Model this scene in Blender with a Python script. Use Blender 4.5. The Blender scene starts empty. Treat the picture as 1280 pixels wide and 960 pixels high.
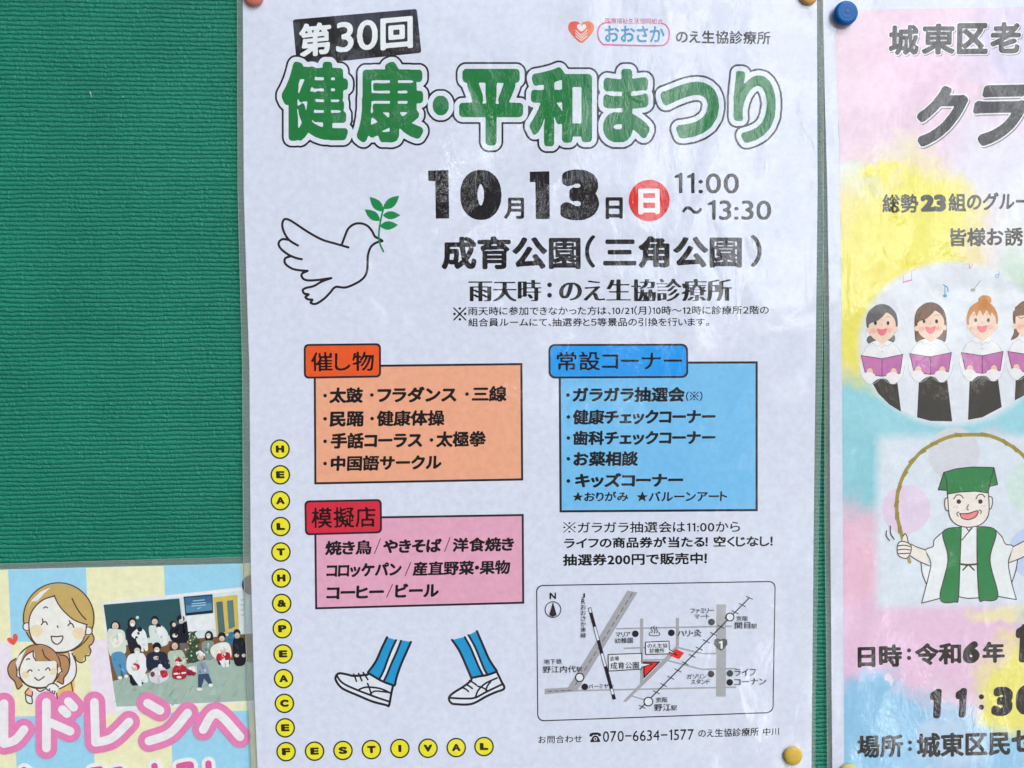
import bpy, math, random
import numpy as np
from mathutils import Vector, Matrix
from mathutils.geometry import tessellate_polygon

random.seed(7)
SC = bpy.context.scene
COL = SC.collection
R = math.radians

# ------------------------------------------------------------------ camera
FPX, PW, PH = 960.0, 1280.0, 960.0          # focal length and frame of the photograph, in its pixels
DIST = 0.282                                # metres from lens to the board
cam_rot = (Matrix.Rotation(R(-2.7), 3, 'Z') @ Matrix.Rotation(R(90 - 1.6), 3, 'X') @ Matrix.Rotation(R(-0.35), 3, 'Z'))
fwd = cam_rot @ Vector((0, 0, -1))
cam_loc = -fwd * (DIST / fwd.y)
cd = bpy.data.cameras.new('camera')
cd.sensor_width = 36.0
cd.lens = 36.0 * FPX / PW
cd.clip_start, cd.clip_end = 0.01, 50.0
cam = bpy.data.objects.new('camera', cd)
cam.matrix_world = Matrix.Translation(cam_loc) @ cam_rot.to_4x4()
COL.objects.link(cam)
SC.camera = cam

# ------------------------------------------------------------------ sky, sun, exposure
SKY_TILT, SKY_LINE, GLARE_CUT, GLARE_SEED = -0.55, 0.32, 0.615, 6.3
SUN_EL, SUN_AZ = 42.0, 148.0                # azimuth clockwise from +Y; the board faces -Y
w = bpy.data.worlds.new('World')
SC.world = w
w.use_nodes = True
nt = w.node_tree
sky = nt.nodes.new('ShaderNodeTexSky')
sky.sky_type = 'NISHITA'
sky.sun_disc = False
sky.sun_elevation = R(SUN_EL)
sky.sun_rotation = R(SUN_AZ)
sky.air_density, sky.dust_density, sky.ozone_density = 1.0, 1.5, 1.0
bg = nt.nodes['Background']
bg.inputs['Strength'].default_value = 0.15
def wn(kind, **kw):
    n = nt.nodes.new(kind)
    for k_, v_ in kw.items(): setattr(n, k_, v_)
    return n
def wm(op, a_, b_, clamp=False):
    n = wn('ShaderNodeMath', operation=op, use_clamp=clamp)
    for i_, q_ in enumerate((a_, b_)):
        if isinstance(q_, (int, float)): n.inputs[i_].default_value = q_
        else: nt.links.new(q_, n.inputs[i_])
    return n.outputs[0]
# unseen surroundings added for the film's reflections: open sky to the right and overhead, darker ground, trees and walls low down and to the left
tc = wn('ShaderNodeTexCoord')
sx = wn('ShaderNodeSeparateXYZ'); nt.links.new(tc.outputs['Generated'], sx.inputs[0])
wnz = wn('ShaderNodeTexNoise'); wnz.inputs['Scale'].default_value = 5.0; wnz.inputs['Detail'].default_value = 5.0; wnz.inputs['Roughness'].default_value = 0.6
nt.links.new(tc.outputs['Generated'], wnz.inputs['Vector'])
hor = wm('ADD', wm('MULTIPLY', sx.outputs['X'], SKY_TILT), SKY_LINE)
hor = wm('ADD', hor, wm('MULTIPLY', wm('SUBTRACT', wnz.outputs['Fac'], 0.5), 0.9))
open_sky = wm('MULTIPLY', wm('SUBTRACT', sx.outputs['Z'], hor), 18.0, True)
wmix = wn('ShaderNodeMix', data_type='RGBA')
nt.links.new(open_sky, wmix.inputs['Factor'])
gmix = wn('ShaderNodeMix', data_type='RGBA')                       # added, unseen: shaded ground and trees, a sunlit wall towards the right
nt.links.new(wm('MULTIPLY', wm('ADD', wm('SUBTRACT', sx.outputs['X'], 0.14), wm('MULTIPLY', wm('SUBTRACT', wnz.outputs['Fac'], 0.5), 0.9)), 5.0, True), gmix.inputs['Factor'])
gmix.inputs['A'].default_value = (0.30, 0.29, 0.28, 1)
gmix.inputs['B'].default_value = (2.3, 2.1, 1.7, 1)
nt.links.new(gmix.outputs['Result'], wmix.inputs['A'])
cnz = wn('ShaderNodeTexNoise', noise_dimensions='4D'); cnz.inputs['W'].default_value = GLARE_SEED; cnz.inputs['Scale'].default_value = 7.5; cnz.inputs['Detail'].default_value = 6.0; cnz.inputs['Roughness'].default_value = 0.62
nt.links.new(tc.outputs['Generated'], cnz.inputs['Vector'])
cmix = wn('ShaderNodeMix', data_type='RGBA')                       # bright patches added to the world to give the laminate its glare
bright = wm('MULTIPLY', wm('SUBTRACT', wm('ADD', wm('ADD', cnz.outputs['Fac'], wm('MULTIPLY', sx.outputs['X'], 0.16)), wm('MULTIPLY', sx.outputs['Z'], 0.06)), GLARE_CUT), 22.0, True)
bright = wm('MULTIPLY', bright, wm('MULTIPLY', wm('SUBTRACT', 0.62, sx.outputs['Z']), 6.0, True))      # only near the horizon,
bright = wm('MULTIPLY', bright, wm('MULTIPLY', wm('SUBTRACT', 0.66, sx.outputs['X']), 6.0, True))      # not far round to the side,
bright = wm('MULTIPLY', bright, wm('MULTIPLY', wm('SUBTRACT', -0.2, sx.outputs['Y']), 6.0, True))      # and in front of the board
nt.links.new(bright, cmix.inputs['Factor'])
nt.links.new(wmix.outputs['Result'], cmix.inputs['A'])
cmix.inputs['B'].default_value = (24.0, 24.9, 26.4, 1)
nt.links.new(sky.outputs[0], wmix.inputs['B'])
nt.links.new(cmix.outputs['Result'], bg.inputs['Color'])
sd = bpy.data.lights.new('sun', 'SUN')
sd.energy, sd.angle, sd.color = 0.7, R(20), (1.0, 0.985, 0.95)
so = bpy.data.objects.new('sun', sd)
sun_dir = Vector((math.sin(R(SUN_AZ)) * math.cos(R(SUN_EL)), math.cos(R(SUN_AZ)) * math.cos(R(SUN_EL)), math.sin(R(SUN_EL))))
so.rotation_euler = sun_dir.to_track_quat('Z', 'Y').to_euler()
COL.objects.link(so)
SC.view_settings.view_transform = 'Standard'
SC.view_settings.look = 'None'
SC.view_settings.gamma = 1.0
SC.view_settings.use_curve_mapping = False
SC.view_settings.exposure = 0.52
SC.cycles.max_bounces = 6

# ------------------------------------------------------------------ measuring the flat sheets
def P(x, y, depth=0.0):
    """point on the plane `depth` metres in front of the board that lies at (x, y) on the sheet"""
    d = cam_rot @ Vector(((x - PW / 2) / FPX, -(y - PH / 2) / FPX, -1.0))
    t = (-depth - cam_loc.y) / d.y
    return cam_loc + d * t

def Z(ox, oy, s):
    def f(*pts):
        return [(ox + px / s, oy + py / s) for px, py in pts]
    return f

# ------------------------------------------------------------------ colours and materials
def lin1(c):
    c /= 255.0
    return c / 12.92 if c <= 0.04045 else ((c + 0.055) / 1.055) ** 2.4
WHITE = [lin1(v) for v in (212, 211, 215)]
def albedo(rgb, k=0.78):
    return tuple(max(0.004, min(0.93, lin1(c) / wv * k)) for c, wv in zip(rgb, WHITE))

def N(tree, kind, **kw):
    n = tree.nodes.new(kind)
    for k, v in kw.items():
        setattr(n, k, v)
    return n
def noise(tree, vec, scale, detail=3.0, rough=0.5, dist=0.0):
    n = N(tree, 'ShaderNodeTexNoise')
    n.inputs['Scale'].default_value = scale
    n.inputs['Detail'].default_value = detail
    n.inputs['Roughness'].default_value = rough
    n.inputs['Distortion'].default_value = dist
    tree.links.new(vec, n.inputs['Vector'])
    return n.outputs['Fac']
def mth(tree, op, a, b=None, c=None, clamp=False):
    n = N(tree, 'ShaderNodeMath', operation=op, use_clamp=clamp)
    for i, v in enumerate((a, b, c)):
        if v is None: continue
        if isinstance(v, (int, float)): n.inputs[i].default_value = v
        else: tree.links.new(v, n.inputs[i])
    return n.outputs[0]
def vscale(tree, vec, s):
    n = N(tree, 'ShaderNodeVectorMath', operation='MULTIPLY')
    tree.links.new(vec, n.inputs[0]); n.inputs[1].default_value = s
    return n.outputs[0]

def film_height(t, pos):
    """shallow buckling of the laminate with its finer vertical crinkle, height in metres"""
    big = noise(t, vscale(t, pos, (1, 1, 0.75)), 24.0, 2.0, 0.5, 0.3)
    mid = noise(t, vscale(t, pos, (1.5, 1, 0.6)), 85.0, 4.0, 0.6, 1.0)
    fine = noise(t, vscale(t, pos, (1.5, 1, 0.75)), 420.0, 3.0, 0.6, 0.6)
    h = mth(t, 'MULTIPLY', big, 0.0042)
    h = mth(t, 'MULTIPLY_ADD', mid, 0.00029, h)
    h = mth(t, 'MULTIPLY_ADD', fine, 0.000066, h)
    return h

def make_print_group():
    g = bpy.data.node_groups.new('laminated_print', 'ShaderNodeTree')
    g.interface.new_socket('Color', in_out='INPUT', socket_type='NodeSocketColor')
    g.interface.new_socket('Shader', in_out='OUTPUT', socket_type='NodeSocketShader')
    gi, go = g.nodes.new('NodeGroupInput'), g.nodes.new('NodeGroupOutput')
    geo = N(g, 'ShaderNodeNewGeometry')
    pos = geo.outputs['Position']
    cloud = noise(g, pos, 400.0, 4.0, 0.65)                # cloudy formation of cheap copy paper
    grain = noise(g, pos, 2600.0, 2.0, 0.6)               # toner grain
    f = mth(g, 'MULTIPLY_ADD', cloud, 0.30, 0.85)
    f = mth(g, 'MULTIPLY_ADD', grain, 0.10, mth(g, 'SUBTRACT', f, 0.05))
    mix = N(g, 'ShaderNodeMix', data_type='RGBA', blend_type='MULTIPLY')
    mix.inputs['Factor'].default_value = 1.0
    comb = N(g, 'ShaderNodeCombineColor')
    for i in range(3): g.links.new(f, comb.inputs[i])
    g.links.new(gi.outputs['Color'], mix.inputs['A'])
    g.links.new(comb.outputs[0], mix.inputs['B'])
    add = N(g, 'ShaderNodeMix', data_type='RGBA', blend_type='ADD')
    add.inputs['Factor'].default_value = 1.0
    spk = mth(g, 'MULTIPLY', mth(g, 'SUBTRACT', grain, 0.52, clamp=True), 0.035)
    comb2 = N(g, 'ShaderNodeCombineColor')
    for i in range(3): g.links.new(spk, comb2.inputs[i])
    g.links.new(mix.outputs['Result'], add.inputs['A'])
    g.links.new(comb2.outputs[0], add.inputs['B'])
    b = N(g, 'ShaderNodeBump')
    b.inputs['Strength'].default_value = 1.0
    b.inputs['Distance'].default_value = 1.0
    g.links.new(film_height(g, pos), b.inputs['Height'])
    p = N(g, 'ShaderNodeBsdfPrincipled')
    p.inputs['Roughness'].default_value = 0.7
    p.inputs['Specular IOR Level'].default_value = 0.1
    p.inputs['Coat Weight'].default_value = 1.0
    p.inputs['Coat Roughness'].default_value = 0.03
    p.inputs['Coat IOR'].default_value = 1.6
    g.links.new(add.outputs['Result'], p.inputs['Base Color'])
    g.links.new(b.outputs[0], p.inputs['Coat Normal'])
    g.links.new(p.outputs[0], go.inputs[0])
    return g
PRINT = make_print_group()
_mats = {}
def ink_mat(rgb):
    if rgb not in _mats:
        m = bpy.data.materials.new('print_%d_%d_%d' % rgb)
        m.use_nodes = True
        t = m.node_tree
        t.nodes.clear()
        o = N(t, 'ShaderNodeOutputMaterial')
        gr = N(t, 'ShaderNodeGroup'); gr.node_tree = PRINT
        gr.inputs['Color'].default_value = albedo(rgb) + (1,)
        t.links.new(gr.outputs[0], o.inputs[0])
        _mats[rgb] = m
    return _mats[rgb]

def plain_mat(name, rgb_lin, rough=0.4, spec=0.5, coat=0.0):
    m = bpy.data.materials.new(name); m.use_nodes = True
    p = m.node_tree.nodes['Principled BSDF']
    p.inputs['Base Color'].default_value = tuple(rgb_lin) + (1,)
    p.inputs['Roughness'].default_value = rough
    p.inputs['Specular IOR Level'].default_value = spec
    p.inputs['Coat Weight'].default_value = coat
    return m

def make_film_mat():
    m = bpy.data.materials.new('laminate_film'); m.use_nodes = True
    t = m.node_tree; t.nodes.clear()
    o = N(t, 'ShaderNodeOutputMaterial')
    geo = N(t, 'ShaderNodeNewGeometry')
    b = N(t, 'ShaderNodeBump'); b.inputs['Distance'].default_value = 1.0
    t.links.new(film_height(t, geo.outputs['Position']), b.inputs['Height'])
    p = N(t, 'ShaderNodeBsdfPrincipled')
    p.inputs['Base Color'].default_value = (0.56, 0.61, 0.60, 1)
    p.inputs['Roughness'].default_value = 0.16
    p.inputs['IOR'].default_value = 1.55
    t.links.new(b.outputs[0], p.inputs['Normal'])
    tr = N(t, 'ShaderNodeBsdfTransparent')
    tr.inputs[0].default_value = (0.93, 0.95, 0.94, 1)
    mx = N(t, 'ShaderNodeMixShader')
    mx.inputs[0].default_value = 0.20
    t.links.new(tr.outputs[0], mx.inputs[1]); t.links.new(p.outputs[0], mx.inputs[2])
    t.links.new(mx.outputs[0], o.inputs[0])
    return m
FILM = make_film_mat()
EDGE = plain_mat('laminate_cut_edge', (0.26, 0.40, 0.35), 0.3, 0.5)

def make_board_mat():
    m = bpy.data.materials.new('embossed_green_vinyl'); m.use_nodes = True
    t = m.node_tree
    p = t.nodes['Principled BSDF']
    geo = N(t, 'ShaderNodeNewGeometry')
    pos = geo.outputs['Position']
    sep = N(t, 'ShaderNodeSeparateXYZ'); t.links.new(pos, sep.inputs[0])
    # irregular horizontal ribs, about 1.6 mm apart, each broken into small jagged knuckles
    wob = noise(t, vscale(t, pos, (1, 1, 2.0)), 42.0, 2.0, 0.5)
    wob2 = noise(t, vscale(t, pos, (1.0, 1, 1.3)), 260.0, 3.0, 0.6)
    wob3 = noise(t, vscale(t, pos, (1.25, 1, 0.8)), 900.0, 2.0, 0.6)
    ph = mth(t, 'MULTIPLY', sep.outputs['Z'], 2 * math.pi / 0.00160)
    ph = mth(t, 'MULTIPLY_ADD', wob, 5.0, ph)
    ph = mth(t, 'MULTIPLY_ADD', wob2, 3.6, ph)
    ph = mth(t, 'MULTIPLY_ADD', wob3, 3.6, ph)
    rib = mth(t, 'MULTIPLY_ADD', mth(t, 'SINE', ph), 0.5, 0.5)
    rib = mth(t, 'POWER', rib, 0.42)
    nick = noise(t, vscale(t, pos, (1.0, 1, 0.55)), 1000.0, 2.5, 0.6)
    grain = noise(t, pos, 3200.0, 2.0, 0.6)
    dep = mth(t, 'MULTIPLY_ADD', noise(t, vscale(t, pos, (1.0, 1, 1.0)), 620.0, 2.0, 0.6), 1.3, 0.35)
    h = mth(t, 'MULTIPLY', mth(t, 'MULTIPLY', rib, dep), 0.00040)
    h = mth(t, 'MULTIPLY_ADD', nick, 0.00046, h)
    h = mth(t, 'MULTIPLY_ADD', grain, 0.00004, h)
    b = N(t, 'ShaderNodeBump'); b.inputs['Distance'].default_value = 1.0
    b.inputs['Strength'].default_value = 1.0
    t.links.new(h, b.inputs['Height'])
    t.links.new(b.outputs[0], p.inputs['Normal'])
    tone = noise(t, pos, 30.0, 4.0, 0.6)
    ramp = N(t, 'ShaderNodeValToRGB')
    ramp.color_ramp.elements[0].position, ramp.color_ramp.elements[1].position = 0.3, 0.7
    ramp.color_ramp.elements[0].color = (0.008, 0.204, 0.126, 1)
    ramp.color_ramp.elements[1].color = (0.010, 0.246, 0.154, 1)
    t.links.new(tone, ramp.inputs[0]); t.links.new(ramp.outputs[0], p.inputs['Base Color'])
    p.inputs['Roughness'].default_value = 0.48
    p.inputs['Specular IOR Level'].default_value = 0.4
    return m

# ------------------------------------------------------------------ objects
def tag(o, label=None, cat=None, group=None, kind=None):
    if label: o['label'] = label
    if cat: o['category'] = cat
    if group: o['group'] = group
    if kind: o['kind'] = kind
    return o
def thing(name, label, cat, loc, group=None):
    o = bpy.data.objects.new(name, None)
    o.empty_display_size = 0.02
    o.location = loc
    COL.objects.link(o)
    return tag(o, label, cat, group)
def link_mesh(name, verts, faces, mats, parent=None, mat_idx=None, smooth=False):
    me = bpy.data.meshes.new(name)
    off = Vector(parent.location) if parent is not None and parent.type == 'EMPTY' else Vector((0, 0, 0))
    if parent is not None and parent.type != 'EMPTY':
        q = parent
        while q.parent is not None: q = q.parent
        off = Vector(q.location)
    me.from_pydata([tuple(Vector(v) - off) for v in verts], [], faces)
    for m in mats: me.materials.append(m)
    if mat_idx: me.polygons.foreach_set('material_index', mat_idx)
    if smooth: me.polygons.foreach_set('use_smooth', [True] * len(me.polygons))
    me.update()
    o = bpy.data.objects.new(name, me)
    COL.objects.link(o)
    if parent is not None: o.parent = parent
    return o

# ------------------------------------------------------------------ outlines: distance fields and contours
def contours(F):
    b = F > 0
    code = b[:-1, :-1] * 1 + b[:-1, 1:] * 2 + b[1:, 1:] * 4 + b[1:, :-1] * 8
    ii, jj = np.nonzero((code > 0) & (code < 15))
    T = {1: ((0, 3),), 2: ((1, 0),), 4: ((2, 1),), 8: ((3, 2),), 3: ((1, 3),), 6: ((2, 0),), 12: ((3, 1),), 9: ((0, 2),),
         14: ((3, 0),), 13: ((0, 1),), 11: ((1, 2),), 7: ((2, 3),), 5: ((0, 3), (2, 1)), 10: ((1, 0), (3, 2))}
    nxt = {}
    for i, j, c in zip(ii.tolist(), jj.tolist(), code[ii, jj].tolist()):
        e = ((i, j, 0), (i, j + 1, 1), (i + 1, j, 0), (i, j, 1))
        for a, d in T[c]: nxt[e[a]] = e[d]
    loops = []
    while nxt:
        s, c = next(iter(nxt.items()))
        keys = [s]; del nxt[s]
        while c != s and c in nxt:
            keys.append(c); c = nxt.pop(c)
        if len(keys) < 4: continue
        K = np.array(keys)
        i, j, v = K[:, 0], K[:, 1], K[:, 2]
        f0 = F[i, j]; f1 = np.where(v == 0, F[i, np.minimum(j + 1, F.shape[1] - 1)], F[np.minimum(i + 1, F.shape[0] - 1), j])
        t = f0 / (f0 - f1 + 1e-12)
        loops.append(np.stack([j + np.where(v == 0, t, 0), i + np.where(v == 1, t, 0)], 1))
    return loops

def simplify(L, tol):
    n = len(L)
    if n < 8: return L
    a = 0
    b = int(np.argmax(((L - L[0]) ** 2).sum(1)))
    keep = {a, b}
    P2 = np.vstack([L, L[:1]])
    st = [(a, b), (b, n)]
    while st:
        i, j = st.pop()
        if j - i < 2: continue
        p, q = P2[i], P2[j]
        d = q - p; l = math.hypot(d[0], d[1])
        S = P2[i + 1:j] - p
        dist = np.abs(S[:, 0] * d[1] - S[:, 1] * d[0]) / l if l > 1e-9 else np.hypot(S[:, 0], S[:, 1])
        k = int(np.argmax(dist))
        if dist[k] > tol:
            k += i + 1
            keep.add(k); st += [(i, k), (k, j)]
    r = L[sorted(k for k in keep if k < n)]
    return r if len(r) >= 3 else L

def area(L):
    x, y = L[:, 0], L[:, 1]
    return 0.5 * float(np.sum(x * np.roll(y, -1) - np.roll(x, -1) * y))
def inside(pt, L):
    x, y = L[:, 0], L[:, 1]; x2, y2 = np.roll(x, -1), np.roll(y, -1)
    c = (y > pt[1]) != (y2 > pt[1])
    xi = (x2 - x) * (pt[1] - y) / np.where(y2 == y, 1e-12, y2 - y) + x
    return int(np.sum(c & (pt[0] < xi))) % 2 == 1
def group_loops(loops):
    outs = [l for l in loops if area(l) > 0]
    res = [[o] for o in outs]
    ar = [area(o) for o in outs]
    for h in loops:
        if area(h) >= 0: continue
        best = None
        for k, o in enumerate(outs):
            if ar[k] > -area(h) and inside(h[0], o) and (best is None or ar[k] < ar[best]): best = k
        if best is not None: res[best].append(h)
    return res

def edt(b, Rm):
    """distance of every cell to the nearest True cell, exact up to Rm cells"""
    H, W = b.shape
    idx = np.arange(W)[None, :]
    big = 10 ** 6
    left = np.maximum.accumulate(np.where(b, idx, -big), 1)
    right = np.minimum.accumulate(np.where(b, idx, big)[:, ::-1], 1)[:, ::-1]
    d = np.minimum(idx - left, right - idx).astype(np.float64)
    d = np.minimum(d, 2 * Rm + 4) ** 2
    out = d.copy()
    for k in range(1, Rm + 1):
        out[k:] = np.minimum(out[k:], d[:-k] + k * k)
        out[:-k] = np.minimum(out[:-k], d[k:] + k * k)
    return np.sqrt(out)
def blur(a, n=1):
    for _ in range(n):
        p = np.pad(a, 1, mode='edge')
        a = (p[:-2, 1:-1] + p[2:, 1:-1] + p[1:-1, :-2] + p[1:-1, 2:] + 2 * p[1:-1, 1:-1]) / 6
    return a

# ---- glyph outlines come from Blender's own built-in font
_fc = bpy.data.curves.new('font_probe', 'FONT')
_fo = bpy.data.objects.new('font_probe', _fc)
COL.objects.link(_fo)
_dg = bpy.context.evaluated_depsgraph_get()
_gl = {}
ONE = [np.array([(0.225, 0.0), (0.318, 0.0), (0.318, 0.70), (0.245, 0.70), (0.245, 0.67), (0.10, 0.60), (0.10, 0.525), (0.225, 0.575)])]
def glyph(ch):
    if ch in _gl: return _gl[ch]
    if ch == '1':
        _gl[ch] = ONE; return ONE
    if ch == '※':
        def bar(a, b, w):
            a, b = np.array(a), np.array(b); d = (b - a) / np.linalg.norm(b - a) * w; n = np.array((-d[1], d[0]))
            return np.array([a - n, b - n, b + n, a + n])
        def dot(x, y, r=.07): return np.array([(x + r * math.cos(k * math.pi / 6), y + r * math.sin(k * math.pi / 6)) for k in range(12)])
        _gl[ch] = [bar((.08, -.02), (.92, .82), .026), bar((.08, .82), (.92, -.02), .026), dot(.5, .76), dot(.5, .04), dot(.14, .4), dot(.86, .4)]
        return _gl[ch]
    _fc.body = ch
    _dg.update()
    cu = _fo.to_curve(_dg)
    out = []
    for s in cu.splines:
        bp = s.bezier_points; n = len(bp); pts = []
        for i in range(n):
            a, c = bp[i], bp[(i + 1) % n]
            p0, p1, p2, p3 = (np.array(v[:2]) for v in (a.co, a.handle_right, c.handle_left, c.co))
            straight = abs(np.cross(p1 - p0, p3 - p0)) < 1e-6 and abs(np.cross(p2 - p0, p3 - p0)) < 1e-6
            for t in ((0,) if straight else (0, .2, .4, .6, .8)):
                u = 1 - t
                pts.append(u ** 3 * p0 + 3 * u * u * t * p1 + 3 * u * t * t * p2 + t ** 3 * p3)
        out.append(np.array(pts))
    _fo.to_curve_clear()
    _gl[ch] = out
    return out
def layout(s):
    x, loops = 0.0, []
    for ch in s:
        if ch == ' ': x += 0.35; continue
        if ch == '　': x += 1.0; continue
        g = glyph(ch)
        if not g: x += 0.5; continue
        allp = np.vstack(g); x0, x1 = allp[:, 0].min(), allp[:, 0].max()
        o = ord(ch)
        if o >= 0x3400 and not 0xFF00 <= o <= 0xFFEF:            # ideograph: full width
            loops += [l + (x, 0) for l in g]; x += 1.0
        else:
            gap = 0.13 if 0x3040 <= o <= 0x30FF else 0.15 if ch == '1' else 0.10
            if ch == '※': gap = 0.16
            loops += [l - (x0, 0) + (x + gap / 2, 0) for l in g]; x += (x1 - x0) + gap
    return loops
_fields = {}
def text_field(s, res, reach, serif=False):
    key = (s, res, reach, serif)
    if key in _fields: return _fields[key]
    loops = layout(s)
    allp = np.vstack(loops)
    pad = reach + 4
    x0, y0 = allp[:, 0].min() * res - pad, allp[:, 1].min() * res - pad
    W = int(allp[:, 0].max() * res - x0 + pad) + 2
    H = int(allp[:, 1].max() * res - y0 + pad) + 2
    wind = np.zeros((H, W + 1), np.int32)
    for l in loops:
        q = l * res - (x0, y0); q2 = np.roll(q, -1, 0)
        for (ax, ay), (bx, by) in zip(q.tolist(), q2.tolist()):
            if ay == by: continue
            sg = 1 if by > ay else -1
            lo, hi = min(ay, by), max(ay, by)
            r0, r1 = math.ceil(lo), math.ceil(hi)
            for r in range(r0, r1):
                x = ax + (bx - ax) * (r - ay) / (by - ay)
                wind[r, min(W, max(0, math.ceil(x)))] += sg
    b = np.cumsum(wind, 1)[:, :W] != 0
    if serif:                                                     # thin crossbars, heavy stems
        e = max(1, round(res * 0.012)); d = max(1, round(res * 0.042))
        for _ in range(e):
            nb = b.copy(); nb[1:] &= b[:-1]; nb[:-1] &= b[1:]; b = nb
        for _ in range(d):
            nb = b.copy(); nb[:, 1:] |= b[:, :-1]; nb[:, :-1] |= b[:, 1:]; b = nb
    sdf = edt(b, reach) - edt(~b, reach)                          # positive outside the letters
    sdf = blur(np.where(sdf > 0, sdf - 0.5, sdf + 0.5), 2)
    _fields[key] = sdf
    return sdf
def heavier(sdf, wpx, c=0.62):
    """thicken by wpx cells but never close a counter"""
    o = np.clip(sdf, 0, None); r = int(math.ceil(wpx)) + 1
    mx = o.copy()
    for ax in (0, 1):
        m = mx.copy()
        for k in range(1, r + 1):
            if ax == 0: m[k:] = np.maximum(m[k:], mx[:-k]); m[:-k] = np.maximum(m[:-k], mx[k:])
            else: m[:, k:] = np.maximum(m[:, k:], mx[:, :-k]); m[:, :-k] = np.maximum(m[:, :-k], mx[:, k:])
        mx = m
    return blur(sdf - np.minimum(wpx, c * mx), 1)
def field_loops(sdf, level, tol=0.22, extra=0.0):
    if level > 0.3: return field_loops(heavier(sdf, level), 0.0, tol) if extra <= 0 else field_loops(heavier(sdf, level), extra, tol)
    if extra > 0: level += extra
    return [simplify(l, tol) for l in contours(level - sdf) if abs(area(l)) > 2.5]

def smooth(pts, closed=False, n=6):
    p = [np.array(q, float) for q in pts]
    if len(p) < 3: return p
    m = len(p); out = []
    for i in range(m if closed else m - 1):
        a = p[(i - 1) % m] if closed or i > 0 else p[0]
        b, c = p[i], p[(i + 1) % m]
        d = p[(i + 2) % m] if closed or i + 2 < m else p[-1]
        for k in range(n):
            t = k / n
            out.append(0.5 * (2 * b + (c - a) * t + (2 * a - 5 * b + 4 * c - d) * t * t + (3 * b - a - 3 * c + d) * t ** 3))
    if not closed: out.append(p[-1])
    return out

# ---- slopes of the printed lines on the pinned, slightly turned sheet
SL_Y = [0, 50, 130, 250, 350, 450, 600, 760, 900, 960]
SL_V = [.012, .010, .004, 0, -.003, -.006, -.013, -.022, -.029, -.031]
def slope_at(y): return float(np.interp(y, SL_Y, SL_V))
def vert_at(x): return 0.012 - 0.02 * (x - 310) / 710
VERT = vert_at

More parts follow.
